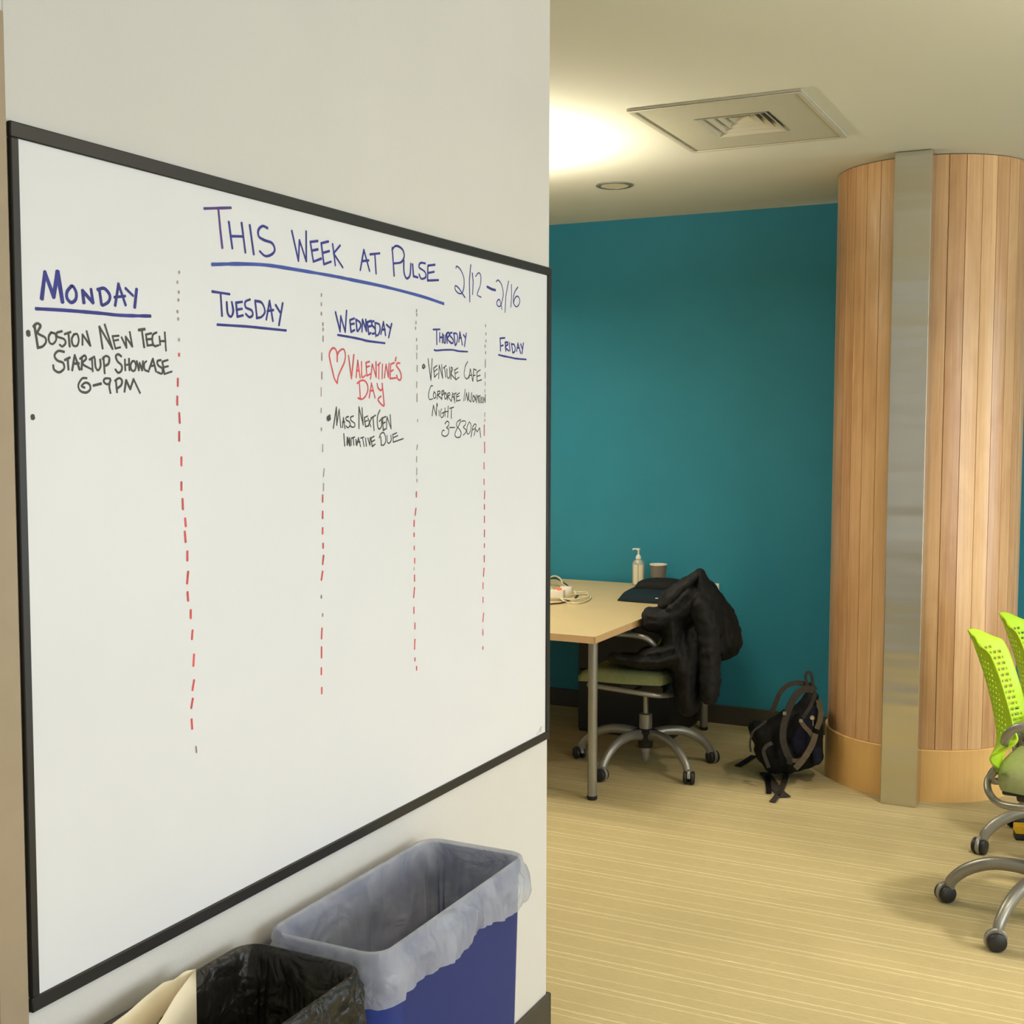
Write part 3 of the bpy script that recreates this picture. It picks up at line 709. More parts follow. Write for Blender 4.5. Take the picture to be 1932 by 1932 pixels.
# ------------------------------------------------------------------ round wood-clad column
CX, CY, CR = -0.835, 5.862, 0.405
colm = thing('round_column', 'round column clad in vertical maple planks with a steel cover strip', 'column', (CX, CY, 0))
bm = bmesh.new(); lathe(bm, [(0, 0), (CR-0.016, 0), (CR-0.016, ZC), (0, ZC)], 48); obj('core', bm, M['dark'], colm)
SK = 0.225
NP = 36
me_plank = None
for k in range(NP):
    a0 = 2*PI*k/NP
    if me_plank is None:
        bm = bmesh.new(); half = PI/NP - 0.0034; nseg = 4
        prof = []
        for j in range(nseg+1):
            a = -half + 2*half*j/nseg
            prof.append((CR*math.cos(a), CR*math.sin(a)))
        inner = [((CR-0.015)*math.cos(a), (CR-0.015)*math.sin(a)) for a in (half+0.002, -half-0.002)]
        # small chamfers beside the joint
        edge_l = ((CR-0.003)*math.cos(-half-0.0016), (CR-0.003)*math.sin(-half-0.0016))
        edge_r = ((CR-0.003)*math.cos(half+0.0016), (CR-0.003)*math.sin(half+0.0016))
        loop = [edge_l] + prof + [edge_r] + inner
        lo = [bm.verts.new((x, y, SK+0.001)) for x, y in loop]; hi = [bm.verts.new((x, y, ZC-0.004)) for x, y in loop]
        m_ = len(loop)
        for j in range(m_): bm.faces.new((lo[j], lo[(j+1) % m_], hi[(j+1) % m_], hi[j]))
        bm.faces.new(lo[::-1]); bm.faces.new(hi)
        o = obj('plank', bm, M['plank'], colm, True, 35); me_plank = o.data
    else:
        o = bpy.data.objects.new('plank', me_plank); COL.objects.link(o); o.parent = colm
    o.rotation_euler = (0, 0, a0 + 0.045)
bm = bmesh.new(); lathe(bm, [(CR-0.015, 0), (CR+0.010, 0), (CR+0.010, SK-0.003), (CR+0.007, SK), (CR-0.015, SK)], 96)
obj('base_band', bm, M['skirt'], colm, True, 30)
S0, S1, SY = -0.912, -0.764, 5.352
bm = bmesh.new(); box(bm, (S0-CX, SY-CY, 0.0), (S1-CX, -CR+0.06, ZC-0.003), 0.0015, 1)
obj('steel_cover', bm, M['steel'], colm, True, 30)

# ------------------------------------------------------------------ desk
TX, TY0, TY1, TZ = -1.954, 4.690, 6.40, 0.735
TXL = -3.7
desk = thing('desk', 'pale maple desk on round silver legs against the teal wall', 'desk', (TX, TY0, 0))
bm = bmesh.new(); box(bm, (TXL, TY0, TZ-0.031), (TX, TY1, TZ), 0.0012, 1)
keep(obj('desktop', bm, M['maple'], None), desk)
bm = bmesh.new(); box(bm, (TXL, TY0-0.0015, TZ-0.030), (TX+0.0015, TY0, TZ-0.001)); box(bm, (TX, TY0-0.0015, TZ-0.030), (TX+0.0015, TY1, TZ-0.001))
keep(obj('edge_band', bm, M['edge'], None, False), desk)
for x, y in ((-2.028, 4.85), (-1.978, 6.25), (TXL+0.1, 4.85), (TXL+0.1, 6.25)):
    bm = bmesh.new(); tube(bm, [(x, y, 0.012), (x, y, TZ-0.031)], 0.0205, 20)
    lg = obj('leg', bm, M['silver'], None); keep(lg, desk)
    bm = bmesh.new(); lathe(bm, [(0, 0), (0.020, 0), (0.0225, 0.004), (0.0225, 0.016), (0.02, 0.018), (0, 0.018)], 20, (x, y, 0))
    ft = obj('foot', bm, M['blackpl'], None); ft.parent = lg
# pedestal cabinet
PX0, PX1, PY0, PY1, PZ = -2.56, -2.035, 5.917, 6.40, 0.66
ped = thing('cabinet', 'black steel drawer cabinet standing under the desk', 'cabinet', (PX0, PY0, 0))
bm = bmesh.new(); box(bm, (PX0, PY0+0.018, 0.0), (PX1-0.02, PY1-0.02, PZ), 0.003, 1); keep(obj('carcass', bm, M['blackmetal'], None), ped)
for z0, z1 in ((0.02, 0.33), (0.336, 0.65)):
    bm = bmesh.new(); box(bm, (PX0+0.003, PY0, z0), (PX1-0.023, PY0+0.017, z1), 0.003, 1); dw = obj('drawer', bm, M['blackmetal'], None); keep(dw, ped)
    bm = bmesh.new(); tube(bm, [(PX0+0.18, PY0-0.001, z1-0.05), (PX0+0.18, PY0-0.02, z1-0.05), (PX0+0.34, PY0-0.02, z1-0.05), (PX0+0.34, PY0-0.001, z1-0.05)], 0.004, 6)
    hd = obj('handle', bm, M['blackpl'], None); hd.parent = dw

# ------------------------------------------------------------------ task chairs
def make_chair(label, loc, rz, base_rot, hs, back=0.0, group=None):
    """faces local +X"""
    t = thing('task_chair', label, 'chair', loc, rz, group)
    for k in range(5):
        a = base_rot + 2*PI*k/5
        d_ = Vector((math.cos(a), math.sin(a), 0))
        bm = bmesh.new()
        pth = smooth_path([d_*0.03+Vector((0, 0, .155)), d_*0.10+Vector((0, 0, .168)), d_*0.19+Vector((0, 0, .160)), d_*0.265+Vector((0, 0, .125)), d_*0.312+Vector((0, 0, .08)), d_*0.322+Vector((0, 0, .052))], 5)
        n_ = len(pth)
        sweep(bm, pth, [(0.022*math.cos(q), 0.025*math.sin(q)) for q in [2*PI*j/12 for j in range(12)]], Vector((0, 0, 1)),
              [1.0-0.3*(i/n_) for i in range(n_)])
        lg = obj('base_leg', bm, M['silver'], t)
        # caster
        cpos = d_*0.334
        ca = a + (0.9, -0.7, 1.6, 2.4, -1.3)[k]
        ax = Vector((math.cos(ca), math.sin(ca), 0)); sd = Vector((-ax.y, ax.x, 0))
        bm = bmesh.new()
        b2 = bmesh.new(); lathe(b2, [(0.0, -0.007), (0.033, -0.007), (0.036, -0.004), (0.036, 0.004), (0.033, 0.007), (0.0, 0.007)], 24, (0, 0, 0), 'Y')
        geom = [v for v in b2.verts if v.co.z < -0.004 and v.co.x < 0.012]
        bmesh.ops.delete(b2, geom=geom, context='VERTS')
        rot = Matrix((( ax.x, sd.x, 0, cpos.x), (ax.y, sd.y, 0, cpos.y), (0, 0, 1, 0.034), (0, 0, 0, 1)))
        add_bm(bm, b2, rot)
        tube(bm, [d_*0.322+Vector((0, 0, .06)), d_*0.322+Vector((0, 0, .035))], 0.012, 12)
        cs = obj('caster_hood', bm, M['silver'], t)
        for s_ in (-1, 1):
            bm = bmesh.new(); b2 = bmesh.new()
            lathe(b2, [(0.0, -0.009), (0.023, -0.009), (0.028, -0.006), (0.030, 0), (0.028, 0.006), (0.023, 0.009), (0.0, 0.009)], 24, (0, 0, 0), 'Y')
            add_bm(bm, b2, Matrix.Translation((cpos.x+sd.x*0.0165*s_, cpos.y+sd.y*0.0165*s_, 0.030)) @ Matrix.Rotation(ca, 4, 'Z'))
            obj('wheel', bm, M['blackpl'], cs)
    bm = bmesh.new(); lathe(bm, [(0, 0.095), (0.034, 0.095), (0.036, 0.12), (0.05, 0.15), (0.058, 0.175), (0.03, 0.185), (0, 0.185)], 24); obj('hub', bm, M['blackpl'], t)
    bm = bmesh.new(); lathe(bm, [(0, 0.03), (0.016, 0.03), (0.021, 0.05), (0.021, 0.072), (0.026, 0.074), (0.026, 0.095)], 24); obj('lower_sleeve', bm, M['silver'], t)
    bm = bmesh.new(); lathe(bm, [(0.031, 0.185), (0.031, 0.252), (0.027, 0.255), (0, 0.255)], 24); obj('column_sleeve', bm, M['silver'], t)
    bm = bmesh.new(); lathe(bm, [(0.0125, 0.255), (0.0125, hs-0.115)], 16); obj('gas_piston', bm, M['silver'], t)
    bm = bmesh.new(); box(bm, (-0.11, -0.07, hs-0.115), (0.10, 0.07, hs-0.062), 0.012); tube(bm, [(0.0, 0.06, hs-0.09), (0.02, 0.19, hs-0.10)], 0.006, 8)
    obj('tilt_mechanism', bm, M['blackpl'], t)
    # seat cushion
    bm = bmesh.new(); nx, ny = 18, 18; g = {}
    for side in (0, 1):
        for i in range(nx+1):
            for j in range(ny+1):
                u = -1+2*i/nx; v = -1+2*j/ny
                # map square to rounded square
                uu = u*math.sqrt(1-0.22*v*v); vv = v*math.sqrt(1-0.22*u*u)
                x = uu*0.222 + 0.055; y = vv*0.235*(1.0+0.06*u)
                e_ = max(abs(u), abs(v))
                if side == 0:
                    z = hs + 0.006 - 0.02*max(0, e_-0.6)**2*3 - 0.035*max(0, u-0.35)**2*2.2 + 0.012*v*v
                    if e_ > 0.999: z -= 0.012
                else: z = hs - 0.048 + 0.006*(1-e_) - 0.02*max(0, u-0.5)
                g[side, i, j] = bm.verts.new((x, y, z))
    for side in (0, 1):
        for i in range(nx):
            for j in range(ny):
                bm.faces.new((g[side, i, j], g[side, i+1, j], g[side, i+1, j+1], g[side, i, j+1]))
    for i in range(nx):
        for j in (0, ny): bm.faces.new((g[0, i, j], g[0, i+1, j], g[1, i+1, j], g[1, i, j]))
    for j in range(ny):
        for i in (0, nx): bm.faces.new((g[0, i, j], g[0, i, j+1], g[1, i, j+1], g[1, i, j]))
    obj('seat', bm, M['sage'], t, True, 70)
    bm = bmesh.new(); box(bm, (-0.14, -0.19, hs-0.064), (0.21, 0.19, hs-0.046), 0.008); obj('seat_pan', bm, M['blackpl'], t)
    # frame tubes
    for s_ in (-1, 1):
        bm = bmesh.new()
        tube(bm, smooth_path([(-0.178, s_*0.03, hs-0.03), (-0.200, s_*0.035, hs-0.065), (-0.188, s_*0.08, hs-0.095), (-0.135, s_*0.185, hs-0.095), (-0.02, s_*0.232, hs-0.08), (0.12, s_*0.234, hs-0.072), (0.20, s_*0.222, hs-0.068)], 6), 0.012, 12)
        obj('side_frame', bm, M['silver'], t)
        bm = bmesh.new()
        tube(bm, smooth_path([(-0.135, s_*0.198, hs+0.105), (-0.125, s_*0.225, hs+0.135), (-0.095, s_*0.245, hs+0.168), (-0.04, s_*0.25, hs+0.18), (0.06, s_*0.25, hs+0.182), (0.16, s_*0.245, hs+0.182)], 6), 0.0135, 12)
        ar = obj('arm_tube', bm, M['silver'], t)
        bm = bmesh.new(); box(bm, (-0.03, s_*0.25-0.032, hs+0.196), (0.19, s_*0.25+0.032, hs+0.214), 0.009, 3); obj('arm_pad', bm, M['blackpl'], ar)
    # perforated back shell
    bm = bmesh.new(); NU, NV = 56, 78; H = 0.49
    def wid(v):
        if v < 0.30: return 0.045 + (0.215-0.045)*math.sin(v/0.30*PI/2)**1.3
        if v < 0.5: return 0.215 - 0.047*(0.5-0.5*math.cos((v-0.30)/0.20*PI))
        return 0.168 - 0.010*math.sin((v-0.5)/0.5*PI/2)
    def P(u, v):
        w = wid(v)
        if v > 0.80: w *= 1-(1-math.sqrt(max(0, 1-((v-0.80)/0.20)**2)))*0.42
        y = u*w
        x = -0.168 - 0.11*v*v - back*0.9
        k_ = min(1, max(0, (v-0.24)/0.16)); k_ = k_*k_*(3-2*k_)
        x += 0.09*abs(u)**1.35*(w/0.2) * k_
        z = hs - 0.07 + H*v - (0.035*abs(u)**3 if v > 0.9 else 0)*((v-0.9)/0.1 if v > 0.9 else 0) + (0.10*abs(u)**1.5*(1-v/0.30)**2*0.6 if v < 0.30 else 0)
        return Vector((x, y, z))
    vv = {}
    for i in range(NU+1):
        for j in range(NV+1):
            vv[i, j] = bm.verts.new(P(-1+2*i/NU, j/NV))
    for i in range(NU):
        for j in range(NV):
            v = (j+0.5)/NV; u = abs(-1+2*(i+0.5)/NU)
            hole = False
            if 0.36 < v < 0.90 and (j % 3) == 1 and 0.08 < u < (0.80 if v < 0.83 else 0.6):
                hole = (i % 4) != 0 if (j//3) % 2 == 0 else ((i+2) % 4) != 0
            if 0.895 < v < 0.955 and u < 0.17: hole = True
            if not hole: bm.faces.new((vv[i, j], vv[i+1, j], vv[i+1, j+1], vv[i, j+1]))
    for v_ in [v_ for v_ in bm.verts if not v_.link_faces]: bm.verts.remove(v_)
    sh = obj('back_shell', bm, M['green'], t, True, 60)
    md = sh.modifiers.new('thickness', 'SOLIDIFY'); md.thickness = 0.006; md.offset = 0
    return t
def dirang(c, p): return math.atan2(p[1]-c[1], p[0]-c[0])
C1 = (-0.185, 4.285); C2 = (-0.155, 5.005); C0 = (-2.005, 5.44)
RZ1, RZ2, RZ0 = -0.03, -0.07, PI
make_chair('sage-seated chair with lime back, nearer of the two at the right edge', (*C1, 0), RZ1, dirang(C1, (-.529, 4.327))-RZ1, 0.515)
make_chair('sage-seated chair with lime back, farther one close to the wooden column', (*C2, 0), RZ2, dirang(C2, (-.49, 4.869))-RZ2, 0.475)
make_chair('task chair at the desk with a black puffer coat over its back', (*C0, 0), RZ0, math.atan2(.94, -.3415)-RZ0, 0.482, 0.018)

# ------------------------------------------------------------------ black puffer coat over the desk chair
def blob_mesh(name, chains, dist, depth, mt, voxel=0.009, disp=0.012, dscale=9.0, smooth=4, fine=0.0):
    """chains of (u, v, radius_px[, extra distance]); swollen shapes merged into one skin"""
    bm = bmesh.new()
    for ch in chains:
        for a, b_ in zip(ch, ch[1:]) if len(ch) > 1 else [(ch[0], ch[0])]:
            n = max(1, int(math.hypot(a[0]-b_[0], a[1]-b_[1])/6))
            for k in range(n+1):
                f = k/n
                u, v, r = [a[i]*(1-f)+b_[i]*f for i in range(3)]
                dd = (a[3] if len(a) > 3 else 0)*(1-f) + (b_[3] if len(b_) > 3 else 0)*f
                dz = depth
                c = W(u, v, dist+dd); rr = r/FPX*dist
                fw = px_ray(u, v).normalized()
                b2 = bmesh.new()
                bmesh.ops.create_icosphere(b2, subdivisions=2, radius=rr)
                q = Vector((0, 0, 1)).rotation_difference(fw).to_matrix().to_4x4()
                add_bm(bm, b2, Matrix.Translation(c) @ q @ Matrix.Diagonal((1, 1, max(0.6, dz/rr), 1)))
    o = obj(name, bm, mt, None, True, 180)
    m1 = o.modifiers.new('merge', 'REMESH'); m1.mode = 'VOXEL'; m1.voxel_size = voxel; m1.use_smooth_shade = True
    m2 = o.modifiers.new('soften', 'SMOOTH'); m2.factor = 0.5; m2.iterations = smooth
    if disp:
        tx = bpy.data.textures.new(name, 'CLOUDS'); tx.noise_scale = 1/dscale; tx.noise_depth = 2
        m3 = o.modifiers.new('folds', 'DISPLACE'); m3.texture = tx; m3.strength = disp; m3.texture_coords = 'GLOBAL'; m3.mid_level = 0.5
    if fine:
        tx = bpy.data.textures.new(name+'_fine', 'CLOUDS'); tx.noise_scale = 0.035; tx.noise_depth = 1
        m4 = o.modifiers.new('creases', 'DISPLACE'); m4.texture = tx; m4.strength = fine; m4.texture_coords = 'GLOBAL'
    return o
CD = 5.66
coat_c = W(1310, 1200, CD)
coat = thing('puffer_coat', 'black quilted puffer coat slung over the back of the desk chair', 'coat', (coat_c.x, coat_c.y, 0.45))
keep(blob_mesh('coat_body', [
    [(1321, 1084, 10), (1322, 1102, 19), (1326, 1126, 29), (1330, 1152, 36), (1326, 1184, 42), (1312, 1212, 40), (1300, 1245, 34), (1297, 1285, 27), (1297, 1328, 25)],
    [(1318, 1125, 26), (1292, 1148, 30), (1268, 1164, 26), (1240, 1166, 20), (1226, 1162, 16)],
    [(1244, 1176, 20), (1225, 1176, 15)], [(1300, 1115, 18), (1280, 1135, 20), (1262, 1150, 16)],
    [(1268, 1180, 26), (1271, 1214, 25), (1284, 1245, 25), (1288, 1270, 20)],
    [(1274, 1240, 20), (1240, 1249, 17), (1200, 1247, 14), (1155, 1240, 9)], [(1262, 1226, 16), (1215, 1236, 12)],
    ], CD, 0.21, M['coat'], disp=0.02, dscale=11, fine=0.012), coat)
keep(blob_mesh('collar', [[(1318, 1086, 11), (1302, 1098, 14), (1284, 1113, 17), (1266, 1128, 18), (1254, 1142, 13)]], CD-0.09, 0.10, M['coat'], disp=0.014, dscale=13, fine=0.01), coat)
keep(blob_mesh('sleeve', [
    [(1336, 1108, 13, .05), (1350, 1136, 18, .05), (1362, 1168, 29, .04), (1367, 1195, 33, .03), (1368, 1214, 31, .03)],
    [(1350, 1190, 30, .03), (1362, 1228, 20, .03)],
    ], CD+0.05, 0.14, M['coat'], disp=0.022, dscale=12, fine=0.012), coat)
keep(blob_mesh('sleeve', [
    [(1322, 1140, 20), (1332, 1175, 25), (1337, 1215, 25), (1338, 1250, 22), (1338, 1285, 21), (1338, 1314, 18)],
    ], CD-0.16, 0.085, M['coat'], disp=0.02, dscale=13, fine=0.014), coat)

# ------------------------------------------------------------------ things on the desk
q0 = on_plane(1165, 1135, 2, TZ)
lb = thing('laptop_bag', 'dark teal and black padded laptop sleeve bag lying on the desk', 'bag', (-2.10, 5.84, TZ))
def pillow(bm, hx, hy, hz, p=2.6, n=20, lean=0.0):
    g = {}
    for side in (0, 1):
        for i in range(n+1):
            for j in range(n+1):
                u = -1+2*i/n; v = -1+2*j/n
                uu = u*math.sqrt(1-0.18*v*v); w_ = v*math.sqrt(1-0.18*u*u)
                e_ = (1-abs(u)**p)*(1-abs(v)**p)
                z = hz*(0.12+0.88*max(0, e_)**0.45) if side else 0
                if side: z *= (1+lean*v)
                g[side, i, j] = bm.verts.new((uu*hx, w_*hy, z))
    for side in (0, 1):
        for i in range(n):
            for j in range(n): bm.faces.new((g[side, i, j], g[side, i+1, j], g[side, i+1, j+1], g[side, i, j+1]))
    for i in range(n):
        for j in (0, n): bm.faces.new((g[0, i, j], g[0, i+1, j], g[1, i+1, j], g[1, i, j])); bm.faces.new((g[0, j, i], g[0, j, i+1], g[1, j, i+1], g[1, j, i]))
bm = bmesh.new(); pillow(bm, 0.175, 0.145, 0.062, 3.0, lean=0.25); obj('sleeve_body', bm, M['tealbag'], lb, True, 60)
bm = bmesh.new(); pillow(bm, 0.14, 0.085, 0.05, 2.4)
for v in bm.verts: v.co += Vector((0.02, 0.045, 0.055))
obj('top_pouch', bm, M['bag'], lb, True, 60)
bm = bmesh.new(); box(bm, (0.045, -0.150, 0.026), (0.062, -0.146, 0.031), 0.001, 1); obj('zip_pull', bm, M['chrome'], lb)

bt = thing('pump_bottle', 'clear hand gel pump bottle with white label on the desk', 'bottle', (-2.372, 6.30, TZ))
bm = bmesh.new(); lathe(bm, [(0, 0), (0.030, 0), (0.034, 0.006), (0.034, 0.118), (0.030, 0.132), (0.018, 0.143), (0.013, 0.146), (0.013, 0.150), (0, 0.150)], 28, sy=0.8); obj('bottle_body', bm, M['bottle'], bt)
for a0 in (-2.15, -1.25):
    bm = bmesh.new(); n_ = 8
    lo = [bm.verts.new((0.0346*math.cos(a0+0.75*k/n_), 0.0346*0.8*math.sin(a0+0.75*k/n_), 0.012)) for k in range(n_+1)]
    hi = [bm.verts.new((v.co.x, v.co.y, 0.118)) for v in lo]
    for k in range(n_): bm.faces.new((lo[k], lo[k+1], hi[k+1], hi[k]))
    obj('label_panel', bm, M['label'], bt, fix=False)
bm = bmesh.new(); lathe(bm, [(0.0, 0.147), (0.015, 0.147), (0.015, 0.158), (0.009, 0.168), (0.005, 0.172), (0.005, 0.192), (0.010, 0.196), (0.010, 0.204), (0, 0.205)], 20)
sweep(bm, [(0.0, 0, 0.200), (-0.028, 0, 0.201), (-0.034, 0, 0.195)], circ(0.0042, 8)); obj('pump', bm, M['white'], bt)

cp = thing('paper_cup', 'grey paper cup with white rim beside the gel bottle', 'cup', (-2.262, 6.31, TZ))
bm = bmesh.new(); lathe(bm, [(0, 0.004), (0.033, 0.004), (0.034, 0), (0.0455, 0.120), (0.0445, 0.120), (0.033, 0.006), (0, 0.006)], 32); obj('cup_wall', bm, M['cup'], cp)
bm = bmesh.new(); lathe(bm, [(0.0440, 0.118), (0.0468, 0.119), (0.0475, 0.122), (0.0465, 0.125), (0.0445, 0.1245), (0.0435, 0.121), (0.034, 0.02), (0.0335, 0.012), (0.0, 0.012)], 32); obj('rim', bm, M['white'], cp)

# cable pile
pa = thing('power_adapter', 'white block power adapter with red switch in the cable pile', 'adapter', tuple(on_plane(1053, 1133, 2, TZ)), 0.2)
bm = bmesh.new(); box(bm, (-0.045, -0.02, 0.012), (0.03, 0.03, 0.052), 0.004, 2); obj('adapter_body', bm, M['white'], pa)
bm = bmesh.new(); box(bm, (-0.005, -0.012, 0.052), (0.018, 0.004, 0.064), 0.003, 2); obj('switch', bm, M['red'], pa)
bm = bmesh.new(); box(bm, (-0.10, -0.01, 0.0), (0.035, 0.05, 0.012), 0.003, 2); obj('lower_block', bm, M['white'], pa)
pk = thing('charger_puck', 'small white rounded charger behind the cable pile', 'charger', tuple(on_plane(1068, 1122, 2, TZ)))
bm = bmesh.new(); lathe(bm, [(0, 0), (0.032, 0), (0.038, 0.008), (0.038, 0.030), (0.03, 0.042), (0, 0.044)], 24, sx=1.0, sy=0.8); obj('charger_body', bm, M['white'], pk)
bm = bmesh.new(); tube(bm, [(0.03, 0, 0.02), (0.05, 0.0, 0.015), (0.07, -0.02, 0.004)], 0.003, 6); obj('lead', bm, M['whitecable'], pk)
def tabpath(pts, lift=0.005, jit=0):
    out = []
    for i, p_ in enumerate(pts):
        q = on_plane(p_[0], p_[1], 2, TZ); q.z += (p_[2] if len(p_) > 2 else 0) + lift
        out.append(q)
    return smooth_path(out, 8)
bm = bmesh.new()
tube(bm, tabpath([(1030, 1112, .03), (1048, 1128, .02), (1066, 1137), (1090, 1140), (1108, 1135), (1114, 1128), (1104, 1122), (1082, 1125), (1058, 1130, .01), (1030, 1128)]), 0.0042, 8)
tube(bm, tabpath([(1066, 1116, .02), (1088, 1119), (1106, 1121, .006), (1110, 1129, .006), (1098, 1134, .008), (1075, 1136, .008), (1050, 1132, .01), (1030, 1120)]), 0.0042, 8)
tube(bm, tabpath([(1030, 1104, .02), (1044, 1106, .05), (1056, 1112, .055), (1062, 1118, .04)]), 0.0042, 8)
o = obj('white_cable', bm, M['whitecable'], None); tag(o, 'looped pale charging cable coiled on the near part of the desk', 'cable')
bm = bmesh.new()
tube(bm, tabpath([(1030, 1101, .02), (1050, 1106, .035), (1066, 1110, .02), (1079, 1113)]), 0.0035, 8)
o = obj('black_cable', bm, M['blackpl'], None); tag(o, 'thin black lead lying across the top of the white charging gear', 'cable')
bm = bmesh.new()
tube(bm, tabpath([(1030, 1142), (1045, 1141), (1062, 1139), (1075, 1134)]), 0.0035, 8)
o = obj('black_cable', bm, M['blackpl'], None); tag(o, 'thin black cable running under the pale cable coil', 'cable')
bm = bmesh.new()
flat(bm, [on_plane(1086, 1133, 2, TZ)+Vector((0, 0, .012)), on_plane(1090, 1128, 2, TZ)+Vector((0, 0, .014))], 0.012, 0.004)
o = obj('cable_tie', bm, M['blackpl'], None); tag(o, 'short black fabric cable tie on the pale cable coil', 'cable tie')

# ------------------------------------------------------------------ backpack leaning at the column
BD = 5.60
def Z6(x, y): return (1370+x/6.438, 1240+y/6.438)
bc = W(1480, 1440, BD)
bp_ = thing('backpack', 'black and navy backpack with grey straps slumped against the column', 'backpack', (bc.x, bc.y, 0))
keep(blob_mesh('pack_body', [
    [(1530, 1316, 14), (1518, 1340, 20), (1510, 1372, 30), (1500, 1405, 36), (1485, 1430, 30)],
    [(1500, 1345, 16), (1478, 1365, 22), (1455, 1385, 28), (1448, 1415, 26), (1462, 1436, 24)],
    [(1428, 1374, 17), (1440, 1392, 20)], [(1500, 1420, 34), (1520, 1422, 28)], [(1535, 1350, 14), (1538, 1390, 16), (1536, 1425, 17)],
    ], BD+0.06, 0.11, M['bag'], voxel=0.009, disp=0.02, dscale=14, smooth=4), bp_)
keep(blob_mesh('back_panel', [[Z6(1060, 640)+(9,), Z6(960, 860)+(15,), Z6(900, 1020)+(18,), Z6(880, 1130)+(12,)], [Z6(1090, 1150)+(12,), Z6(1100, 1250)+(10,)]], BD-0.035, 0.035, M['navy'], voxel=0.007, disp=0.006, dscale=20, smooth=3), bp_)
def strap(name, pts, wpx, mt, dist, th=0.006, parent=bp_, faceup=False):
    P_ = []
    for p_ in pts:
        u, v = Z6(p_[0], p_[1]); dd = p_[2] if len(p_) > 2 else 0
        P_.append(W(u, v, dist+dd))
    P_ = smooth_path(P_, 6)
    P_ = [Vector((q.x, q.y, max(q.z, 0.006))) for q in P_]
    bm = bmesh.new()
    flat(bm, P_, wpx/6.438/FPX*dist, th, -px_ray(*Z6(pts[0][0], pts[0][1])).normalized())
    bmesh.ops.bevel(bm, geom=[e for e in bm.edges], offset=th*0.2, segments=1, affect='EDGES') if False else None
    return keep(obj(name, bm, mt, None, True, 50), parent)
strap('shoulder_strap', [(555, 670), (600, 560), (650, 440), (740, 345), (850, 312), (960, 325), (1040, 350), (1085, 400)], 58, M['strap'], BD, 0.012)
sb = strap('shoulder_strap', [(1060, 400), (980, 385), (890, 420), (800, 540), (735, 700), (695, 850), (690, 1000), (725, 1130), (775, 1240)], 78, M['strap'], BD-0.10, 0.014)
strap('shoulder_strap', [(1120, 520), (1150, 640), (1140, 760), (1100, 870)], 62, M['tanstrap'], BD-0.08, 0.012)
strap('shoulder_strap', [(1085, 930), (1050, 1050), (985, 1170), (915, 1270), (840, 1350)], 70, M['tanstrap'], BD-0.11, 0.012)
strap('side_strap', [(1090, 430), (1040, 560), (990, 650), (930, 740)], 46, M['strap'], BD-0.09, 0.006)
strap('side_strap', [(900, 765), (960, 850), (1010, 900), (1045, 955)], 52, M['tanstrap'], BD-0.10, 0.006)
strap('side_strap', [(780, 1240), (850, 1260), (930, 1235), (1000, 1180)], 50, M['tanstrap'], BD-0.10, 0.006)
strap('haul_loop', [(985, 330), (965, 240), (985, 185), (1025, 190), (1045, 255), (1050, 350)], 34, M['strap'], BD-0.02, 0.006)
strap('compression_strap', [(490, 770), (420, 830), (340, 890), (305, 960), (290, 1060), (300, 1150)], 26, M['strap'], BD-0.07, 0.004)
strap('compression_strap', [(560, 1040), (490, 1080), (455, 1150), (490, 1260), (520, 1340)], 44, M['strap'], BD-0.13, 0.005)
def gstrap(name, pts, wm, mt):
    P_ = [on_plane(*Z6(x, y), 2, 0.006+h) if h < 0.02 else W(*Z6(x, y), BD-0.10) for x, y, h in pts]
    P_ = smooth_path(P_, 5)
    P_ = [Vector((q.x, q.y, max(q.z, 0.004))) for q in P_]
    bm = bmesh.new(); flat(bm, P_, wm, 0.003, Vector((0, 0, 1)))
    keep(obj(name, bm, mt, None, True, 50), bp_)
gstrap('webbing_end', [(340, 1195, 0), (240, 1260, 0), (140, 1320, 0)], 0.030, M['bag'])
gstrap('webbing_end', [(470, 1400, 0.0), (560, 1530, 0.0), (640, 1630, 0), (720, 1695, 0)], 0.05, M['strap'])
gstrap('webbing_end', [(745, 1360, 0.0), (715, 1480, 0), (670, 1600, 0), (615, 1690, 0), (560, 1755, 0)], 0.026, M['strap'])
gstrap('webbing_end', [(500, 1440, 0), (515, 1560, 0), (518, 1650, 0)], 0.024, M['bag'])
for (x, y, w_, h_) in ((770, 1265, 60, 70), (710, 680, 40, 40), (910, 770, 40, 36)):
    c = W(*Z6(x, y), BD-0.125); s_ = BD/FPX/6.438/2
    bm = bmesh.new(); box(bm, (-w_*s_, -0.005, -h_*s_), (w_*s_, 0.005, h_*s_), 0.002)
    b = obj('buckle', bm, M['silver'] if y < 800 else M['blackpl'], None); b.location = c - bp_.location; b.parent = bp_
bm = bmesh.new(); c = W(*Z6(1045, 735), BD-0.12)
lathe(bm, [(0, -0.004), (0.009, -0.003), (0.011, 0), (0.009, 0.003), (0, 0.004)], 16, c, 'Y')
tube(bm, [c+Vector((0.003, 0, -0.01)), c+Vector((0.004, 0, -0.035))], 0.0025, 6)
keep(obj('silver_clip', bm, M['chrome'], None), bp_)
bm = bmesh.new(); c = on_plane(*Z6(1045, 1335), 2, 0.03); sphere(bm, c, 0.004, n=8); keep(obj('reflective_dot', bm, M['chrome'], None), bp_)

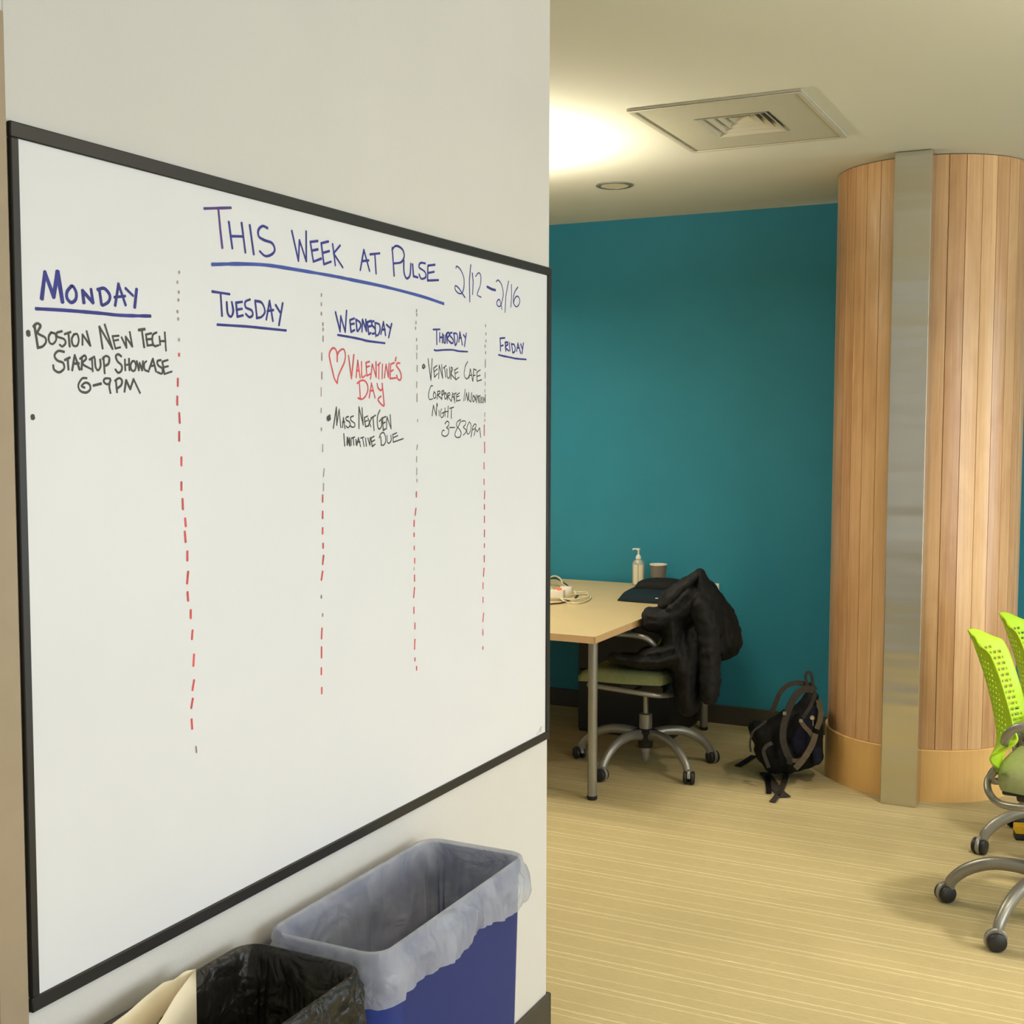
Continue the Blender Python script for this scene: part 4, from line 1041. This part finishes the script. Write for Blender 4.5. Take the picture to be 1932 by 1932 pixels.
# small yellow and black thing on the floor between the green chairs
q = on_plane(1934, 1572, 2, 0.02)
yb = thing('yellow_block', 'small yellow and black plastic block on the floor between the lime chairs', 'block', (q.x+0.02, q.y, 0), 0.25)
bm = bmesh.new(); box(bm, (-0.06, -0.03, 0.025), (0.14, 0.03, 0.055), 0.005); obj('yellow_cap', bm, M['yellow'], yb)
bm = bmesh.new(); box(bm, (-0.06, -0.03, 0.0), (0.14, 0.03, 0.025), 0.004); obj('black_foot', bm, M['blackpl'], yb)

# ------------------------------------------------------------------ waste bins
RZ = 0.725
def rrect(hx, hy, r, n=6, per=26):
    """points round a rounded rectangle, evenly detailed"""
    pts = []
    for cxx, cyy, a0 in ((hx-r, hy-r, 0), (-hx+r, hy-r, PI/2), (-hx+r, -hy+r, PI), (hx-r, -hy+r, 3*PI/2)):
        arc = [(cxx+r*math.cos(a0+PI/2*k/n), cyy+r*math.sin(a0+PI/2*k/n)) for k in range(n+1)]
        pts.append(arc)
    out = []
    for i in range(4):
        out += pts[i]
        a = pts[i][-1]; b_ = pts[(i+1) % 4][0]
        L_ = math.hypot(b_[0]-a[0], b_[1]-a[1]); m_ = max(2, int(L_*per/0.28))
        out += [(a[0]+(b_[0]-a[0])*k/m_, a[1]+(b_[1]-a[1])*k/m_) for k in range(1, m_)]
    return out
def loft(bm, rings, close_first=False, close_last=False):
    R = [[bm.verts.new(p_) for p_ in r] for r in rings]
    m_ = len(R[0])
    for a, b_ in zip(R, R[1:]):
        for k in range(m_): bm.faces.new((a[k], a[(k+1) % m_], b_[(k+1) % m_], b_[k]))
    if close_first: bm.faces.new(R[0][::-1])
    if close_last: bm.faces.new(R[-1])
def make_bin(name, label, cx_, cy_, bodymat, filmmat, seed, skirt_out, skirt_len, liner_name, rough=1.0):
    t = thing(name, label, 'bin', (cx_, cy_, 0))
    hx, hy = 0.116, 0.276
    bm = bmesh.new()
    rings = []
    for f, z in ((0.80, 0.0), (0.82, 0.01), (0.985, RZ-0.03), (1.0, RZ-0.028), (1.0, RZ-0.006), (0.992, RZ-0.003), (0.98, RZ-0.004), (0.972, RZ-0.04), (0.79, 0.02)):
        ring = rrect(hx*f if f > 0.95 else hx*f, hy*(f if f > 0.95 else (0.88+0.12*f)), 0.035)
        rings.append([(x, y, z) for x, y in ring])
    loft(bm, rings, True, True)
    body = obj('bin_body', bm, bodymat, t, True, 40)
    # liner: hem outside, over the rim, down the inside
    bm = bmesh.new()
    base = rrect(hx, hy, 0.038, 7, 44); m_ = len(base)
    prof = [(-skirt_len, skirt_out), (-skirt_len*0.75, skirt_out*1.1), (-skirt_len*0.5, skirt_out*1.05), (-skirt_len*0.28, skirt_out*0.8), (-0.012, 0.008), (0.003, 0.0045), (0.005, -0.002), (-0.002, -0.0095),
            (-0.02, -0.011), (-0.045, -0.015), (-0.08, -0.019), (-0.12, -0.024), (-0.17, -0.030), (-0.23, -0.037), (-0.30, -0.043), (-0.38, -0.05), (-0.46, -0.056), (-0.54, -0.062)]
    rings = []
    for k, (dz, off) in enumerate(prof):
        ring = []
        for i, (x, y) in enumerate(base):
            a = math.atan2(y/hy, x/hx)
            nx_, ny_ = x/hx, y/hy
            l_ = math.hypot(nx_, ny_); 
            ex = 1.0 if abs(x) > hx-0.039 and abs(y) < hy-0.036 else 0
            # outward direction of the rounded rectangle
            cxx = max(-hx+0.038, min(hx-0.038, x)); cyy = max(-hy+0.038, min(hy-0.038, y))
            ox, oy = x-cxx, y-cyy; ol = math.hypot(ox, oy) or 1; ox, oy = ox/ol, oy/ol
            s_ = i/m_*2*PI
            outer = k < 4; inner = k > 7
            wv = noise.noise(Vector((x*22+seed, y*22, dz*10))) + 0.5*noise.noise(Vector((x*60+seed, y*60, dz*18)))
            diag = noise.noise(Vector(((x+y+dz*1.4)*38+seed, (y-dz)*7, 3.1)))
            o_ = off
            wall_side = ox < -0.6
            if outer:
                o_ = off*(0.3 if wall_side else 1.0) + (0.012*wv + 0.016*abs(diag) - 0.004)*rough*(0.2 if wall_side else 1)
                o_ = max(0.004, o_)
            if inner: o_ = off - abs(0.010*wv + 0.007*diag)*min(1, (k-7)/3)
            zz = RZ + dz
            if outer:
                sl = 1 + 0.22*noise.noise(Vector((x*9, y*9+seed, 1.7)))
                if wall_side: sl *= 0.5
                zz = RZ + dz*sl
            if inner and abs(x) > hx-0.06 and abs(y) > hy-0.06: o_ -= 0.004*(1+math.sin(i*2.6))*(k-7)/4
            xx_ = x+ox*o_; yy_ = y+oy*o_
            if inner:
                xx_ = x*(1+off/hx*1.0) + ox*(o_-off); yy_ = y*(1+off/hx*0.45) + oy*(o_-off)
            ring.append((xx_, yy_, zz))
        rings.append(ring)
    loft(bm, rings, False, True)
    # never cut into the rim of the bin
    ln = obj('liner', bm, filmmat, t, True, 60, fix=True)
    ln['label'] = liner_name
    return t
make_bin('recycling_bin', 'slim blue bin with a frosted plastic liner under the whiteboard', -1.196, 1.962, M['bluebin'], M['clearfilm'], 3.0, 0.020, 0.075, 'frosted clear plastic liner')
make_bin('trash_bin', 'slim black bin with a black liner beside the blue bin', -1.196, 1.362, M['blackbin'], M['blackfilm'], 11.0, 0.012, 0.10, 'thin black plastic liner', 1.2)
# white paper bag standing in the black bin
pb = thing('paper_bag', 'crumpled white paper bag sticking out of the black bin', 'paper bag', (-1.25, 1.40, 0.30))
bm = bmesh.new()
A_ = Vector((-1.288, 1.478)); B_ = Vector((-1.168, 1.17)); C_ = Vector((-1.262, 1.11)); D_ = Vector((-1.302, 1.42))
cor = [A_, B_, C_, D_]
ns, nv = 7, 9
rings = []
for j in range(nv+1):
    f = j/nv; ring = []
    for k in range(4):
        for s in range(ns):
            p2 = cor[k].lerp(cor[(k+1) % 4], s/ns)
            top = 0.752 - 0.02*((A_-p2).length/0.3) + 0.008*noise.noise(Vector((p2.x*40, p2.y*40, 0)))
            z = 0.30 + (top-0.30)*f
            sh_ = 0.007*noise.noise(Vector((p2.x*18, p2.y*18, z*11))) + 0.004*noise.noise(Vector((p2.x*45, p2.y*45, z*30)))
            inw = 0.0
            c_ = (A_+B_+C_+D_)/4; dirn = (p2-c_).normalized()
            q = p2 + dirn*(sh_ - 0.012*(1-f)) if (k, s) != (0, 0) else p2
            ring.append((q.x-pb.location.x, q.y-pb.location.y, z-pb.location.z))
    rings.append(ring)
loft(bm, rings, True, False)
sh = obj('bag_wall', bm, M['paper'], pb, True, 35)
md = sh.modifiers.new('thickness', 'SOLIDIFY'); md.thickness = 0.0012
